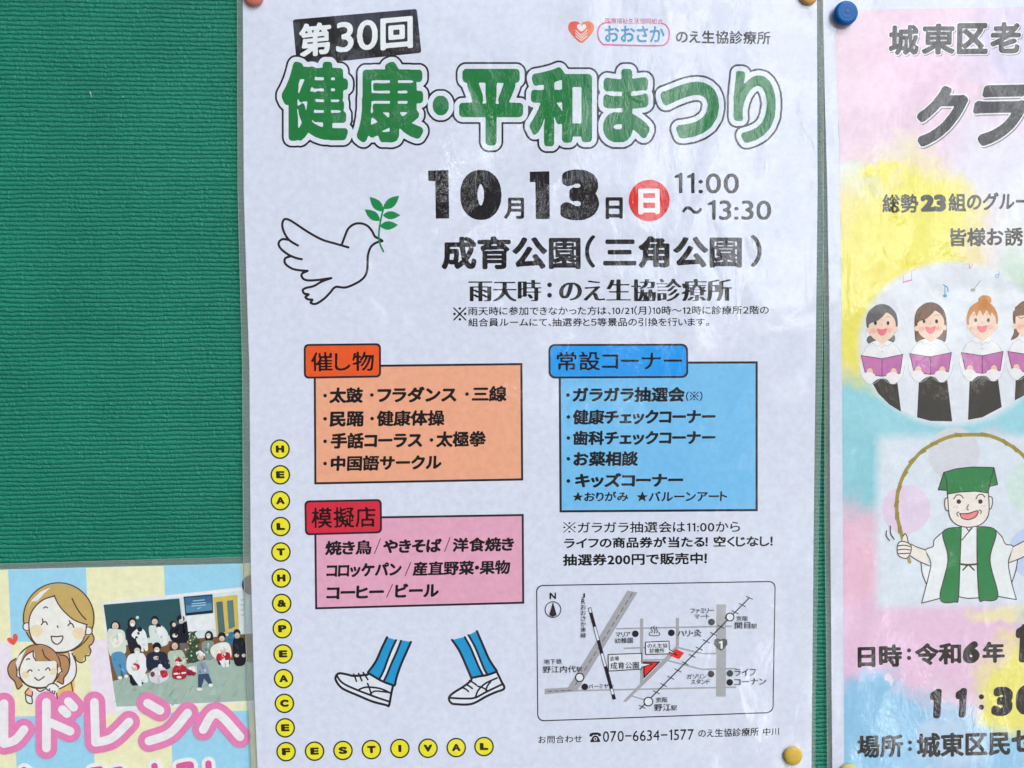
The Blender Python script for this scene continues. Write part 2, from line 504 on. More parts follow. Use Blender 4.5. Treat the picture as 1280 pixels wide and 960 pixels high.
LAYER = 3e-6
class Ink:
    """one printed element of a sheet: flat shapes laid one above the other on the paper"""
    def __init__(self, sheet, name, parent=None, base=0):
        self.s, self.name, self.parent, self.k = sheet, name, parent, base
        self.v, self.f, self.mi, self.m = [], [], [], []
    def _mat(self, m):
        if m not in self.m: self.m.append(m)
        return self.m.index(m)
    def faces(self, groups, colour, same=False):
        if not same: self.k += 1
        dep = self.s.depth + 2e-5 + self.k * LAYER
        mi = self._mat(colour if not isinstance(colour, tuple) else ink_mat(colour))
        for g in groups:
            flat = [q for l in g for q in l]
            tris = tessellate_polygon([[Vector((float(q[0]), float(q[1]), 0)) for q in l] for l in g])
            b0 = len(self.v)
            self.v += [P(float(q[0]), float(q[1]), dep) for q in flat]
            for a, b, c in tris:
                A, B, C = flat[a], flat[b], flat[c]
                cr = (B[0] - A[0]) * (C[1] - A[1]) - (B[1] - A[1]) * (C[0] - A[0])
                if abs(cr) < 1e-7: continue
                self.f.append((b0 + a, b0 + c, b0 + b) if cr > 0 else (b0 + a, b0 + b, b0 + c))
                self.mi.append(mi)
    def poly(self, pts, colour, curve=False, same=False):
        p = smooth(pts, True) if curve else pts
        self.faces([[np.array([tuple(q) for q in p], float)]], colour, same)
    def ellipse(self, cx, cy, rx, ry, colour, rot=0, n=32, same=False):
        c, s = math.cos(rot), math.sin(rot)
        self.poly([(cx + rx * math.cos(a) * c - ry * math.sin(a) * s, cy + rx * math.cos(a) * s + ry * math.sin(a) * c)
                   for a in (2 * math.pi * i / n for i in range(n))], colour, same=same)
    def ring(self, cx, cy, r, wd, colour, n=40):
        a = [2 * math.pi * i / n for i in range(n)]
        self.faces([[np.array([(cx + (r + wd / 2) * math.cos(t), cy + (r + wd / 2) * math.sin(t)) for t in a]),
                     np.array([(cx + (r - wd / 2) * math.cos(t), cy + (r - wd / 2) * math.sin(t)) for t in a[::-1]])]], colour)
    def rounded(self, quad, r, colour, n=6):
        """quad: four corners in order; r: corner radius"""
        pts = []
        q = [np.array(c, float) for c in quad]
        for i in range(4):
            p, a, b = q[i], q[i - 1], q[(i + 1) % 4]
            ua, ub = (a - p) / np.linalg.norm(a - p), (b - p) / np.linalg.norm(b - p)
            s, e = p + ua * r, p + ub * r
            for k in range(n + 1):
                t = k / n
                k1 = p + (s - p) * 0.0
                pts.append((1 - t) ** 2 * s + 2 * t * (1 - t) * (p + (s + e - 2 * p) * 0.1) + t * t * e)
        self.poly(pts, colour)
    def strokes(self, lines, colour, curve=True, step=None, grow=0.0):
        """lines: [(points, width), ...] united into one clean outline with round ends"""
        segs = []
        for pts, wd in lines:
            p = smooth(pts) if curve and len(pts) > 2 else [np.array(q, float) for q in pts]
            segs += [(p[i], p[i + 1], wd / 2 + grow) for i in range(len(p) - 1)]
            if len(p) == 1: segs.append((p[0], p[0], wd / 2 + grow))
        rm = max(s[2] for s in segs)
        h = step or max(0.22, min(s[2] for s in segs) * 0.45)
        A = np.array([s[0] for s in segs]); B = np.array([s[1] for s in segs])
        lo = np.minimum(A, B).min(0) - rm - 2 * h; hi = np.maximum(A, B).max(0) + rm + 2 * h
        W, H = int((hi[0] - lo[0]) / h) + 2, int((hi[1] - lo[1]) / h) + 2
        F = np.full((H, W), -1e3)
        for (a, b, r) in segs:
            x0, x1 = (int((min(a[0], b[0]) - r - lo[0]) / h) - 1, int((max(a[0], b[0]) + r - lo[0]) / h) + 3)
            y0, y1 = (int((min(a[1], b[1]) - r - lo[1]) / h) - 1, int((max(a[1], b[1]) + r - lo[1]) / h) + 3)
            x0, y0 = max(0, x0), max(0, y0)
            gx = lo[0] + np.arange(x0, min(W, x1)) * h; gy = lo[1] + np.arange(y0, min(H, y1)) * h
            X, Y = np.meshgrid(gx, gy)
            d = b - a; L = d @ d
            t = np.clip(((X - a[0]) * d[0] + (Y - a[1]) * d[1]) / L, 0, 1) if L > 1e-12 else 0 * X
            v = r - np.hypot(X - a[0] - t * d[0], Y - a[1] - t * d[1])
            sub = F[y0:y0 + len(gy), x0:x0 + len(gx)]
            np.maximum(sub, v, out=sub)
        F = np.maximum(F, -4 * h)
        loops = [simplify(l, 0.12) * h + lo for l in contours(F) if abs(area(l)) > 1.0]
        self.faces(group_loops(loops), colour)
    def text(self, s, box, colour, weight=0.0, slope=None, shear=0.0, serif=False, levels=None, res=None, shift=(0, 0)):
        """box: (left, right, top, bottom) of the inked lettering; levels: [(extra weight, colour), ...] drawn under it"""
        xl, xr, yt, yb = box
        hpx = max(yb - yt, (xr - xl) / max(1, len(s)))
        res = res or int(min(150, max(58, hpx * 2.2)))
        ext = max([l[0] for l in levels], default=0) if levels else 0
        reach = int(abs(weight) * res + ext * res / hpx * 1.3 + 4)
        sdf = text_field(s, res, reach, serif)
        core = field_loops(sdf, weight * res)
        ap = np.vstack(core)
        lo, hi = ap.min(0), ap.max(0)
        xc, yc = (xl + xr) / 2, (yt + yb) / 2
        sl = slope_at(yc) if slope is None else slope
        vs = VERT(xc)
        span = np.maximum(hi - lo, 1e-6)
        sc = np.array([xr - xl, yb - yt]) / span
        def to_px(l):
            u = (l - lo) * sc
            y = (yb - yt) - u[:, 1]
            X, Y = xl + u[:, 0], yt + y
            X2 = X + (Y - yc) * (vs - shear)
            return np.stack([X2 + shift[0], Y + (X - xc) * sl + shift[1]], 1)[::1]
        for extra, c in (levels or []):
            ls = field_loops(sdf, weight * res, .22, extra / float(sc.mean()))
            if c is not None: self.faces(group_loops_px(ls, to_px), c)
        if colour is not None: self.faces(group_loops_px(core, to_px), colour)
    def build(self):
        return link_mesh(self.name, self.v, self.f, self.m, self.parent or self.s.root, self.mi)
def group_loops_px(loops, fn):
    return [[fn(l) for l in g] for g in group_loops(loops)]

class Sheet:
    """a laminated A4 print pinned to the board: paper with a clear film margin round it"""
    def __init__(self, name, label, cat, depth, film, paper, group=None):
        self.depth = depth
        cx = sum(p[0] for p in paper) / len(paper); cy = sum(p[1] for p in paper) / len(paper)
        self.root = thing(name, label, cat, P(cx, cy, 0.0), group)
        v, f = [], []
        n = len(paper)
        for d in (depth, depth - 2.2e-4): v += [P(x, y, d) for x, y in paper]
        f.append(list(range(n))[::1]); f.append([n + i for i in range(n)][::-1])
        for i in range(n): f.append((i, n + i, n + (i + 1) % n, (i + 1) % n))
        link_mesh('paper', v, f, [ink_mat((208, 214, 232))], self.root)
        v, f = [], []
        a = film                                                # ring between film outline and paper outline
        for d in (depth - 4e-5, depth - 1.8e-4):
            v += [P(x, y, d) for x, y in a] + [P(x, y, d) for x, y in paper]
        for i in range(n):
            j = (i + 1) % n
            f.append((i, j, n + j, n + i)); f.append((2 * n + i, 3 * n + i, 3 * n + j, 2 * n + j))
            f.append((i, 2 * n + i, 2 * n + j, j))
        fl = link_mesh('laminate_film', v, f, [FILM], self.root)
        ed = [(p[0] + (q[0] - p[0]) * .09, p[1] + (q[1] - p[1]) * .09) for p, q in zip(a, paper)]
        v, f = [], []
        for d in (depth + 1e-5, depth - 2e-4): v += [P(x, y, d) for x, y in a] + [P(x, y, d) for x, y in ed]
        for i in range(n):
            j = (i + 1) % n
            f.append((i, j, n + j, n + i)); f.append((i, 2 * n + i, 2 * n + j, j))
        link_mesh('cut_edge', v, f, [EDGE], fl)

# ------------------------------------------------------------------ the board
def board():
    c = [P(-1500, -1300), P(2800, -1300), P(2800, 2300), P(-1500, 2300)]
    x0, x1, z0, z1 = min(p.x for p in c), max(p.x for p in c), min(p.z for p in c), max(p.z for p in c)
    v = [(x0, 0, z0), (x1, 0, z0), (x1, 0, z1), (x0, 0, z1)]
    v += [(x, 0.015, z) for x, _, z in v]
    f = [(0, 1, 2, 3), (5, 4, 7, 6), (1, 0, 4, 5), (2, 1, 5, 6), (3, 2, 6, 7), (0, 3, 7, 4)]
    o = link_mesh('notice_board', v, f, [make_board_mat()])
    tag(o, 'green notice board covered in ribbed embossed vinyl behind the posters', 'notice board')
board()

INKB = (30, 27, 30)
LINE = (42, 34, 44)

# ================================================================== festival poster (middle)
m_paper = [(303.2, -32), (303.5, 0), (304.7, 240), (309, 380), (311.8, 460), (313.4, 700), (314.4, 740), (318, 870), (322, 960), (322.6, 985),
           (1014, 985), (1014.3, 960), (1015, 880), (1017.3, 640), (1019.6, 440), (1021.9, 240), (1021.2, 0), (1021, -32)]
m_film = [(295.5, -40), (296.3, 0), (297, 240), (300.5, 380), (302.7, 460), (303.8, 700), (305, 740), (309, 870), (313.5, 960), (314, 993),
          (1020, 993), (1019.2, 960), (1019.5, 880), (1024, 640), (1028.5, 440), (1029.5, 240), (1029, 0), (1028.8, -40)]
M = Sheet('festival_poster', 'white laminated festival poster with green rounded title, dove, striped trouser legs and street map', 'poster', 0.0020, m_film, m_paper,
          'laminated posters pinned to the board')
z2 = Z(320, 0, 4.0)

# -- edition badge
b = Ink(M, 'edition_badge', base=0)
b.rounded([(365.8, 24.5), (521, 11), (526.8, 66), (371, 82)], 3, (38, 36, 38))
b.text('第', (374, 414, 28.5, 70), (222, 228, 242), 0.035, slope=-.087)
b.text('30', (420, 472, 26, 63.5), (222, 228, 242), 0.012, slope=-.087)
b.text('回', (475.5, 516, 21.5, 61.5), (222, 228, 242), 0.035, slope=-.087)
b.build()

# -- green title, one field so that the outlines of neighbours run into each other
t = Ink(M, 'title_lettering', base=5)
TITLE = [('健', 352, 435, 77, 176), ('康', 446, 529, 77, 178), ('・', 541, 561, 119.5, 144), ('平', 573.7, 654, 86, 182),
         ('和', 662, 740, 84, 183), ('ま', 754, 812, 86, 178), ('つ', 825.6, 899, 102, 173), ('り', 917, 969.6, 88.6, 178.6)]
def title_field(ink):
    h = 0.34
    x0, y0, x1, y1 = 335, 60, 988, 200
    W, H = int((x1 - x0) / h), int((y1 - y0) / h)
    best = np.full((H, W), 1e3)
    heavy = {'健': .044, '康': .046, '平': .05, '和': .045, 'ま': .052, 'つ': .046, 'り': .028, '・': .04}
    for ch, xl, xr, yt, yb in TITLE:
        res = 150
        sdf = text_field(ch, res, int(res * 0.12) + 6)
        core = np.vstack(field_loops(sdf, heavy[ch] * res)); lo, hi = core.min(0), core.max(0)
        sub = [(simplify(l, .3) - lo) * np.array([(xr - xl), (yb - yt)]) / (hi - lo) for l in field_loops(sdf, heavy[ch] * res)]
        bits = np.zeros((H, W + 1), np.int32)
        for l in sub:
            q = np.stack([(xl + l[:, 0] - x0) / h, (yb - l[:, 1] - y0) / h], 1); q2 = np.roll(q, -1, 0)
            for (ax, ay), (bx, by) in zip(q.tolist(), q2.tolist()):
                if ay == by: continue
                sg = 1 if by > ay else -1
                for r in range(math.ceil(min(ay, by)), math.ceil(max(ay, by))):
                    bits[r, min(W, max(0, math.ceil(ax + (bx - ax) * (r - ay) / (by - ay))))] += sg
        ins = np.cumsum(bits, 1)[:, :W] != 0
        best = np.minimum(best, edt(ins, 32) - edt(~ins, 32))
    best = blur(best, 4) * h
    def loops(level):
        # round the shapes off a little, then cut the field at `level` px outside the letters
        return [simplify(l, 0.25) * h + (x0, y0) for l in contours(level - best) if abs(area(l)) > 10]
    out = loops(8.6); mid = loops(6.2); core = loops(0.0)
    ink.faces(group_loops(out), (40, 36, 44))
    ink.faces(group_loops(mid), (212, 219, 236))
    ink.faces(group_loops(core), (33, 118, 62))
title_field(t)
t.build()

# -- clinic logo and name
l = Ink(M, 'clinic_logo', base=0)
z3 = Z(640, 0, 3.5556)
heart = z3((308, 190), (262, 150), (250, 125), (255, 103), (275, 95), (295, 98), (308, 112), (322, 97), (345, 95), (362, 108), (364, 130), (350, 155))
l.poly(heart, (222, 95, 80), True)
l.poly(z3((308, 112), (322, 97), (345, 95), (362, 108), (364, 130), (350, 155), (308, 190)), (228, 130, 92), True)
l.poly(z3((308, 140), (291, 124), (291, 111), (302, 108), (309, 115), (317, 108), (327, 111), (327, 124)), (232, 228, 236), True)
for dy in (0, 13, 26):
    l.strokes([(z3((283, 134 + dy), (308, 158 + dy * .85), (333, 134 + dy)), 1.3)], (236, 214, 214), curve=False)
cap = z3((440, 100), (405, 104), (384, 128), (383, 165), (400, 192), (430, 199), (640, 203), (680, 196), (697, 170), (698, 135), (684, 112), (668, 104))
l.strokes([(cap, 1.9)], (206, 96, 140))
l.text('医療福祉生活協同組合', (756.7, 828.4, 22.8, 29.8), (196, 86, 124), 0.005, slope=.012)
l.text('おおさか', (756.5, 830.7, 32.2, 52.6), (62, 142, 186), 0.02, slope=.01)
l.build()
l = Ink(M, 'clinic_name_lettering', base=0)
l.text('のえ生協診療所', (845, 963, 38.3, 54.7), INKB, 0.018, slope=.014)
l.build()

# -- date, time
def z5_(*v): return Z(320, 200, 4.0)(*zip(v[::2], v[1::2]))
def z6_(*v): return Z(640, 200, 3.5556)(*zip(v[::2], v[1::2]))
d = Ink(M, 'date_lettering', base=0)
d.poly(z5_(860, 53, 962, 50, 966, 292, 899, 293, 896, 106, 862, 104), INKB)
d.text('0', (575.5, 627, 212.3, 274.8), INKB, 0.088)
d.text('月', (630, 655, 247, 273.5), INKB, 0.03)
d.poly(z6_(79, 52, 166, 50, 168, 262, 106, 262, 104, 98, 80, 98), INKB)
d.text('3', (700.5, 749, 211.8, 275.2), INKB, 0.080)
d.text('日', (757, 778.5, 246.5, 273.8), INKB, 0.03)
d.build()
d = Ink(M, 'sunday_badge', base=0)
d.ellipse(811.5, 250.6, 25.6, 26, (212, 50, 48), n=56)
d.text('日', (797.8, 824.6, 235.8, 268), (232, 226, 236), 0.045)
d.build()
d = Ink(M, 'time_lettering', base=0)
d.text('11:00', (843, 923.5, 216, 241.6), INKB, 0.010, slope=.004)
d.text('～', (853, 877.6, 257.8, 267.4), INKB, 0.02)
d.text('13:30', (884.7, 964, 250, 274.7), INKB, 0.010)
d.build()
v_ = Ink(M, 'venue_lettering', base=0)
v_.text('成育公園', (552, 725.8, 295.3, 336.5), INKB, 0.036)
v_.text('（', (731.5, 744, 294, 334.5), INKB, 0.02)
v_.text('三角公園', (754, 927.4, 295, 334.7), INKB, 0.036)
v_.text('）', (938.5, 952, 293.6, 333.6), INKB, 0.02)
v_.build()
v_ = Ink(M, 'rain_venue_lettering', base=0)
v_.text('雨天時', (585.5, 676.6, 350, 376.5), INKB, 0.0, serif=True, res=90)
v_.ellipse(687, 356, 2.9, 2.9, INKB); v_.ellipse(687, 369, 2.9, 2.9, INKB)
v_.text('のえ生協診療所', (699, 915, 348.8, 376.4), INKB, 0.0, serif=True, res=90)
v_.build()
v_ = Ink(M, 'rain_notice_lettering', base=0)
v_.text('※', (566.5, 583, 384, 400.8), INKB, 0.02)
v_.text('雨天時に参加できなかった方は、10/21（月）10時～12時に診療所２階の', (585, 961, 382.6, 393.6), INKB, 0.012, slope=-.004)
v_.text('組合員ルームにて、抽選券と５等景品の引換を行います。', (585.5, 886.5, 397.4, 408), INKB, 0.012, slope=-.002)
v_.build()

# -- dove with olive branch
dv = Ink(M, 'dove_drawing', base=0)
z5 = Z(320, 200, 4.0)
W_ = 2.9
dv.strokes([(z5((462, 437), (400, 419), (330, 398), (260, 360), (200, 320), (165, 299), (141, 297), (131, 325), (142, 365), (168, 402), (210, 428)), W_),
            (z5((166, 400), (132, 396), (113, 415), (123, 442), (160, 472), (200, 490), (229, 496)), W_),
            (z5((172, 482), (146, 492), (146, 518), (180, 543), (222, 552), (258, 554)), W_),
            (z5((256, 556), (233, 566), (228, 582), (248, 600), (300, 601), (376, 590)), W_),
            (z5((376, 591), (330, 607), (290, 630), (252, 639), (234, 650), (242, 668), (263, 672), (247, 686), (262, 697), (282, 699), (273, 714), (300, 719), (340, 694), (370, 664), (398, 635), (450, 637), (512, 610), (545, 580), (557, 540), (559, 480), (573, 437), (598, 415), (630, 405)), W_),
            (z5((430, 420), (443, 385), (460, 345), (490, 321), (525, 317), (557, 329), (580, 355), (594, 382), (612, 392), (632, 404)), W_),
            (z5((618, 404), (630, 405)), W_ * 1.3)], LINE)
dv.build()
br = Ink(M, 'olive_branch_drawing', base=4)
br.strokes([(z5((637, 458), (622, 425), (614, 390), (617, 340), (630, 270), (645, 222)), 2.2)], (26, 132, 74))
def leaf(ink, a, b, wd, colour):
    a, b = np.array(a), np.array(b); d = b - a; n = np.array((-d[1], d[0]))
    pts = [a] + [a + d * t + n * wd * math.sin(math.pi * t ** .85) for t in (.12, .3, .5, .7, .88)] + [b] + \
          [a + d * t - n * wd * math.sin(math.pi * t ** .85) for t in (.88, .7, .5, .3, .12)]
    ink.poly([tuple(p) for p in pts], colour)
for a, b2 in (((636, 257), (568, 184)), ((640, 245), (716, 178)), ((620, 303), (543, 247)), ((634, 276), (722, 276)), ((619, 330), (711, 324))):
    pa, pb = z5(a, b2)
    leaf(br, pa, pb, .235, (26, 132, 74))
br.build()

# -- three panels
def panel(name, quad, lw, fill, tab, tabfill, tab_r, heading, hbox, hslope, lines, bullets, thin=()):
    a = Ink(M, name, base=0)
    q = [np.array(c, float) for c in quad]
    c = sum(q) / 4
    def grow(qq, s):
        out = []
        for i in range(4):
            p, u, v = qq[i], qq[i - 1], qq[(i + 1) % 4]
            e1 = (p - u) / np.linalg.norm(p - u); e2 = (p - v) / np.linalg.norm(p - v)
            out.append(p + (e1 + e2) * s)
        return out
    a.poly([tuple(p) for p in grow(q, lw / 2)], LINE)
    a.poly([tuple(p) for p in grow(q, -lw / 2)], fill)
    ob = a.build()
    h = Ink(M, 'panel_heading', parent=ob, base=3)
    tq = [np.array(c, float) for c in tab]
    h.rounded(grow(tq, 1.2), tab_r + 1.2, LINE); h.rounded(grow(tq, -1.3), tab_r - .6, tabfill)
    h.text(heading, hbox, (34, 20, 22), 0.012, slope=hslope)
    h.build()
    g = Ink(M, 'panel_lettering', parent=ob, base=4)
    for s, bx, wt, sl in lines: g.text(s, bx, INKB, wt, slope=sl, shear=.05 if wt > .02 else 0)
    for x, y in bullets: g.ellipse(x, y, 2.3, 2.3, INKB, n=16)
    for a0, b0 in thin: g.strokes([([a0, b0], 1.0)], INKB)
    g.build()
z1 = Z(320, 420, 3.5556)
HW = .043
panel('event_panel', [(393.4, 458.2), (651.7, 455.1), (652.7, 599.3), (394.2, 604.2)], 2.7, (232, 164, 134),
      [(380.8, 431.2), (475, 430.2), (475.2, 470.6), (381, 472.2)], (226, 88, 42), 4.5, '催し物', (389, 467.6, 439.6, 464.2), -.008,
      [('太鼓', (412, 453.6, 484.2, 503.8), HW, -.008), ('フラダンス', (471.5, 571, 483.3, 503), HW, -.008), ('三線', (590, 633.5, 482.4, 502), HW, -.008),
       ('民踊', (412, 454.4, 514, 533.3), HW, -.01), ('健康体操', (471, 555.7, 512.8, 532.7), .038, -.01),
       ('手話コーラス', (413.4, 528, 540.5, 560.6), HW, -.011), ('太極拳', (545.5, 607.4, 538.8, 558.6), .040, -.012),
       ('中国語サークル', (413.4, 552, 568.8, 588.2), HW, -.013)],
      z1((307, 265), (515, 262), (938, 258), (307, 368), (516, 367), (307, 468), (780, 462), (307, 567)))
PK = (219, 160, 186)
panel('food_stall_panel', [(394, 648), (653.4, 643.8), (654, 753.4), (395.2, 760.4)], 2.6, PK,
      [(381.6, 626.8), (476, 625), (476.4, 665.4), (382.4, 668)], (206, 46, 66), 4.5, '模擬店', (389.5, 469.6, 633.8, 659.4), -.02,
      [('焼き鳥', (406.6, 464.8, 675.4, 693.6), .040, -.018), ('やきそば', (479, 552, 673.7, 690.9), .043, -.018), ('洋食焼き', (566, 642.5, 671.7, 689.4), .040, -.018),
       ('コロッケパン', (408, 502, 703.5, 721.2), HW, -.02), ('産直野菜・果物', (516, 637.8, 701, 718.8), .038, -.02),
       ('コーヒー', (408, 480, 732, 748.6), HW, -.02), ('ビール', (494, 548.5, 729.2, 746.6), HW, -.02)],
      [], [((468.2, 692), (475.4, 673.5)), ((555.7, 689.5), (562.5, 671.8)), ((506.5, 719.5), (513.5, 703)), ((483.4, 746.5), (490.6, 730.5))])
panel('standing_corner_panel', [(699.6, 453.8), (945.8, 453), (945.8, 637.6), (700.8, 639.2)], 2.8, (114, 185, 250),
      [(686.6, 431.2), (858.8, 430.8), (859.2, 471.2), (687, 472)], (38, 150, 236), 6.5, '常設コーナー', (695.9, 852.6, 439.2, 463.2), -.003,
      [('ガラガラ抽選会', (716, 855.8, 483.7, 502.5), .040, -.004), ('（※）', (857.5, 878, 489.4, 501.2), .022, -.004),
       ('健康チェックコーナー', (716, 894.5, 511.6, 530.3), HW, -.005), ('歯科チェックコーナー', (716, 894.5, 538, 556.4), HW, -.005),
       ('お薬相談', (717, 797.6, 564, 582.6), .040, -.006), ('キッズコーナー', (719, 854, 591, 609.2), HW, -.006),
       ('★おりがみ', (716, 785.6, 614.5, 626.6), .024, -.006), ('★バルーンアート', (796, 909, 614, 626.6), .024, -.006)],
      [(660 + x * .26563, 420 + y * .26563) for x, y in ((188, 278), (190, 381), (190, 480), (190, 578), (190, 682))])

# -- raffle notes
n_ = Ink(M, 'raffle_note_lettering', base=0)
n_.text('※ガラガラ抽選会は11:00から', (704, 925, 651.8, 665.8), INKB, 0.010, slope=-.006)
n_.text('ライフの商品券が当たる！ 空くじなし！', (705, 966, 670.8, 684.6), INKB, .028, slope=-.0105)
n_.text('抽選券200円で販売中！', (703.6, 883.6, 691.6, 706.3), INKB, .028, slope=-.0125)
n_.build()

# -- street map
zm = Z(660, 720, 4.0)
GR = (160, 161, 168)
mp = Ink(M, 'map_frame', base=0)
fq = [(670.7, 732), (969, 726.8), (966.2, 890.6), (672.2, 901.2)]
mp.rounded([(670, 731.3), (969.6, 726.1), (966.8, 891.3), (671.6, 901.9)], 8, LINE)
mp.rounded([(671.4, 732.7), (968.3, 727.5), (965.5, 889.9), (672.9, 900.5)], 7.2, (207, 213, 231))
mp = mp.build()
rd = Ink(M, 'map_road', parent=mp, base=4)
def road(pts, wd, c=GR): rd.strokes([(zm(*pts), wd / 4)], c, curve=False)
def flatroad(pts, c=GR): rd.poly(zm(*pts), c)
flatroad(((942, 142), (990, 142), (989, 603), (939, 603)), (165, 167, 172))
for (a, b2, wd) in (((440, 264), (1020, 251), 8), ((478, 362), (600, 357), 8), ((575, 421), (690, 418), 8), ((240, 573), (1040, 556), 8)):
    (ax, ay), (bx, by) = a, b2
    flatroad(((ax, ay - wd / 2), (bx, by - wd / 2), (bx, by + wd / 2), (ax, ay + wd / 2)))
flatroad(((560, 213), (576, 213), (576, 530), (560, 545)))
flatroad(((739, 210), (755, 210), (755, 352), (739, 356)))
road(((750, 358), (870, 388), (940, 388)), 8)
road(((690, 420), (870, 467), (1040, 463)), 8)
flatroad(((474, 628), (682, 412), (738, 352), (757, 356), (704, 420), (490, 630)))
road(((520, 600), (592, 622)), 7)
flatroad(((497, 73), (547, 82), (245, 576), (240, 577), (83, 592), (83, 564), (200, 557)))
for k in range(13):
    t0, t1 = k / 13, k / 13 + .045
    rd.strokes([(zm((522 + (228 - 522) * t0, 85 + (560 - 85) * t0), (522 + (228 - 522) * t1, 85 + (560 - 85) * t1)), .7)], LINE)
for x in (100, 132, 166, 196): rd.strokes([(zm((x, 577 - (x - 100) * .05), (x + 20, 576 - (x - 100) * .05)), .7)], LINE)
rd.build()
rl = Ink(M, 'map_railway', parent=mp, base=36)
a, b2 = np.array((307, 158.)), np.array((432, 617.))
dd = b2 - a; nn = np.array((-dd[1], dd[0])) / np.linalg.norm(dd) * 8.5
rl.poly(zm(*[tuple(q) for q in (a + nn, b2 + nn, b2 - nn, a - nn)]), LINE)
cuts = [0.0, .06, .205, .35, .495, .635, .79, .87, .945, 1]
for t0, t1 in ((.008, .055), (.21, .355), (.50, .64), (.885, .945)):
    rl.poly(zm(*[tuple(q) for q in (a + dd * t0 + nn * .62, a + dd * t1 + nn * .62, a + dd * t1 - nn * .62, a + dd * t0 - nn * .62)]), (214, 219, 234))
a, b2 = np.array((560, 665.)), np.array((1106, 110.))
dd = b2 - a
ticks = []
for k in range(16):
    c = a + dd * (0.02 + k * .0655)
    ticks.append((zm(tuple(c + (-16, -8)), tuple(c + (16, 8))), .9))
rl.strokes([(zm(tuple(a), tuple(b2)), 1.3)] + ticks, LINE, curve=False, step=.22)
for cx, cy, r in ((1010, 205, 21), (602, 628, 23), (258, 507, 22)):
    (px, py), = zm((cx, cy))
    rl.ellipse(px, py, r / 4 + .3, r / 4 + .3, LINE); rl.ellipse(px, py, r / 4 - 1.1, r / 4 - 1.1, (220, 225, 238))
rl.build()
for cx, cy, c in ((537, 289, LINE), (717, 284, LINE), (918, 230, (70, 72, 76)), (284, 554, LINE), (915, 490, (66, 68, 72)), (1010, 487, (66, 72, 72)), (1009, 532, LINE)):
    (px, py), = zm((cx, cy))
    ms = Ink(M, 'place_dot', parent=mp, base=50); ms.ellipse(px, py, 4.1, 4.1, c); ms.build()
(px, py), = zm((125, 168))
ms = Ink(M, 'compass', parent=mp, base=50)
ms.ring(px, py, 9.8, 1.1, LINE)
ms.poly(zm((125, 130), (144, 196), (125, 204), (106, 196)), LINE)
ms.text('N', (687, 695, 740.7, 749), INKB, .03)
ms.build(); ms = Ink(M, 'route_shield', parent=mp, base=50)
ms.poly(zm((934, 318), (950, 312), (964, 318), (978, 312), (995, 318), (997, 342), (980, 364), (964, 374), (948, 364), (931, 342)), (84, 90, 86))
ms.text('1', (898.6, 903.3, 801, 811), (226, 230, 236), .03)
ms.build(); ms = Ink(M, 'hot_spring_mark', parent=mp, base=50)
ms.strokes([(zm((612, 280), (606, 290), (615, 298), (650, 298), (659, 290), (653, 280)), .9),
            (zm((620, 254), (615, 264), (622, 274), (618, 284)), .9), (zm((632, 250), (627, 260), (635, 272), (631, 286)), .9), (zm((645, 254), (640, 264), (648, 274), (643, 284)), .9)], LINE, step=.2)
ms.build(); ms = Ink(M, 'clinic_marker', parent=mp, base=50)
ms.poly(zm((740, 364), (781, 384), (756, 416), (707, 396)), (228, 52, 46))
ms.build(); ms = Ink(M, 'park_marker', parent=mp, base=50)
ms.poly(zm((576, 427), (664, 427), (578, 514)), LINE)
ms.poly(zm((583, 433), (648, 433), (584, 499)), (226, 50, 44))
ms.build()
def callout(pts, s=1.0):
    ms = Ink(M, 'callout_box', parent=mp, base=60)
    p = np.array(zm(*pts)); c = p.mean(0)
    q = [np.array(r) for r in p]
    ms.strokes([(list(p) + [p[0]], 1.2)], LINE, curve=False, step=.22)
    ms.poly([tuple(r) for r in p], (216, 221, 236))
    ms.strokes([(list(p) + [p[0]], 1.0)], LINE, curve=False, step=.22)
    ms.build()
callout(((588, 331), (705, 326), (706, 366), (746, 396), (706, 380), (706, 389), (588, 392)))
callout(((401, 393), (568, 387), (568, 436), (622, 440), (568, 456), (568, 465), (403, 475)))
ml = Ink(M, 'map_lettering', parent=mp, base=80)
def mt(s, x0, x1, y0, y1, wt=.004, sl=-.022):
    (a0, c0), (a1, c1) = zm((x0, y0), (x1, y1)); ml.text(s, (a0, a1, c0, c1), (30, 28, 34), wt, slope=sl, res=60)
for s, *bx in (('ファミリー', 812, 932, 161, 186), ('マート', 833, 907, 190, 213), ('マリア', 438, 512, 280, 304), ('幼稚園', 435, 525, 308, 336),
               ('ハリ・灸', 748, 868, 268, 303), ('京阪', 1042, 1100, 200, 225), ('関目', 1035, 1112, 231, 264), ('駅', 1117, 1145, 239, 263),
               ('地下鉄', 80, 170, 415, 441), ('野江内代', 75, 240, 449, 484), ('駅', 243, 270, 454, 478), ('バーミヤン', 303, 428, 539, 563),
               ('ガソリン', 795, 893, 489, 514), ('スタンド', 815, 910, 516, 541), ('ライフ', 1032, 1140, 463, 499), ('コーナン', 1030, 1192, 512, 545),
               ('京阪', 640, 698, 606, 632), ('野江', 632, 715, 640, 674), ('駅', 717, 745, 647, 672),
               ('のえ生協', 598, 697, 337, 359), ('診療所', 608, 682, 361, 385), ('会場', 410, 455, 401, 424), ('成育公園', 413, 555, 430, 464)):
    mt(s, *bx)
for k, ch in enumerate('JRおおさか東線'):
    y = 87 + k * 28.3
    w2 = 8 if ch == 'J' else 9 if ch == 'R' else 13
    mt(ch, 277 - w2, 277 + w2, y, y + 24)
ml.build()

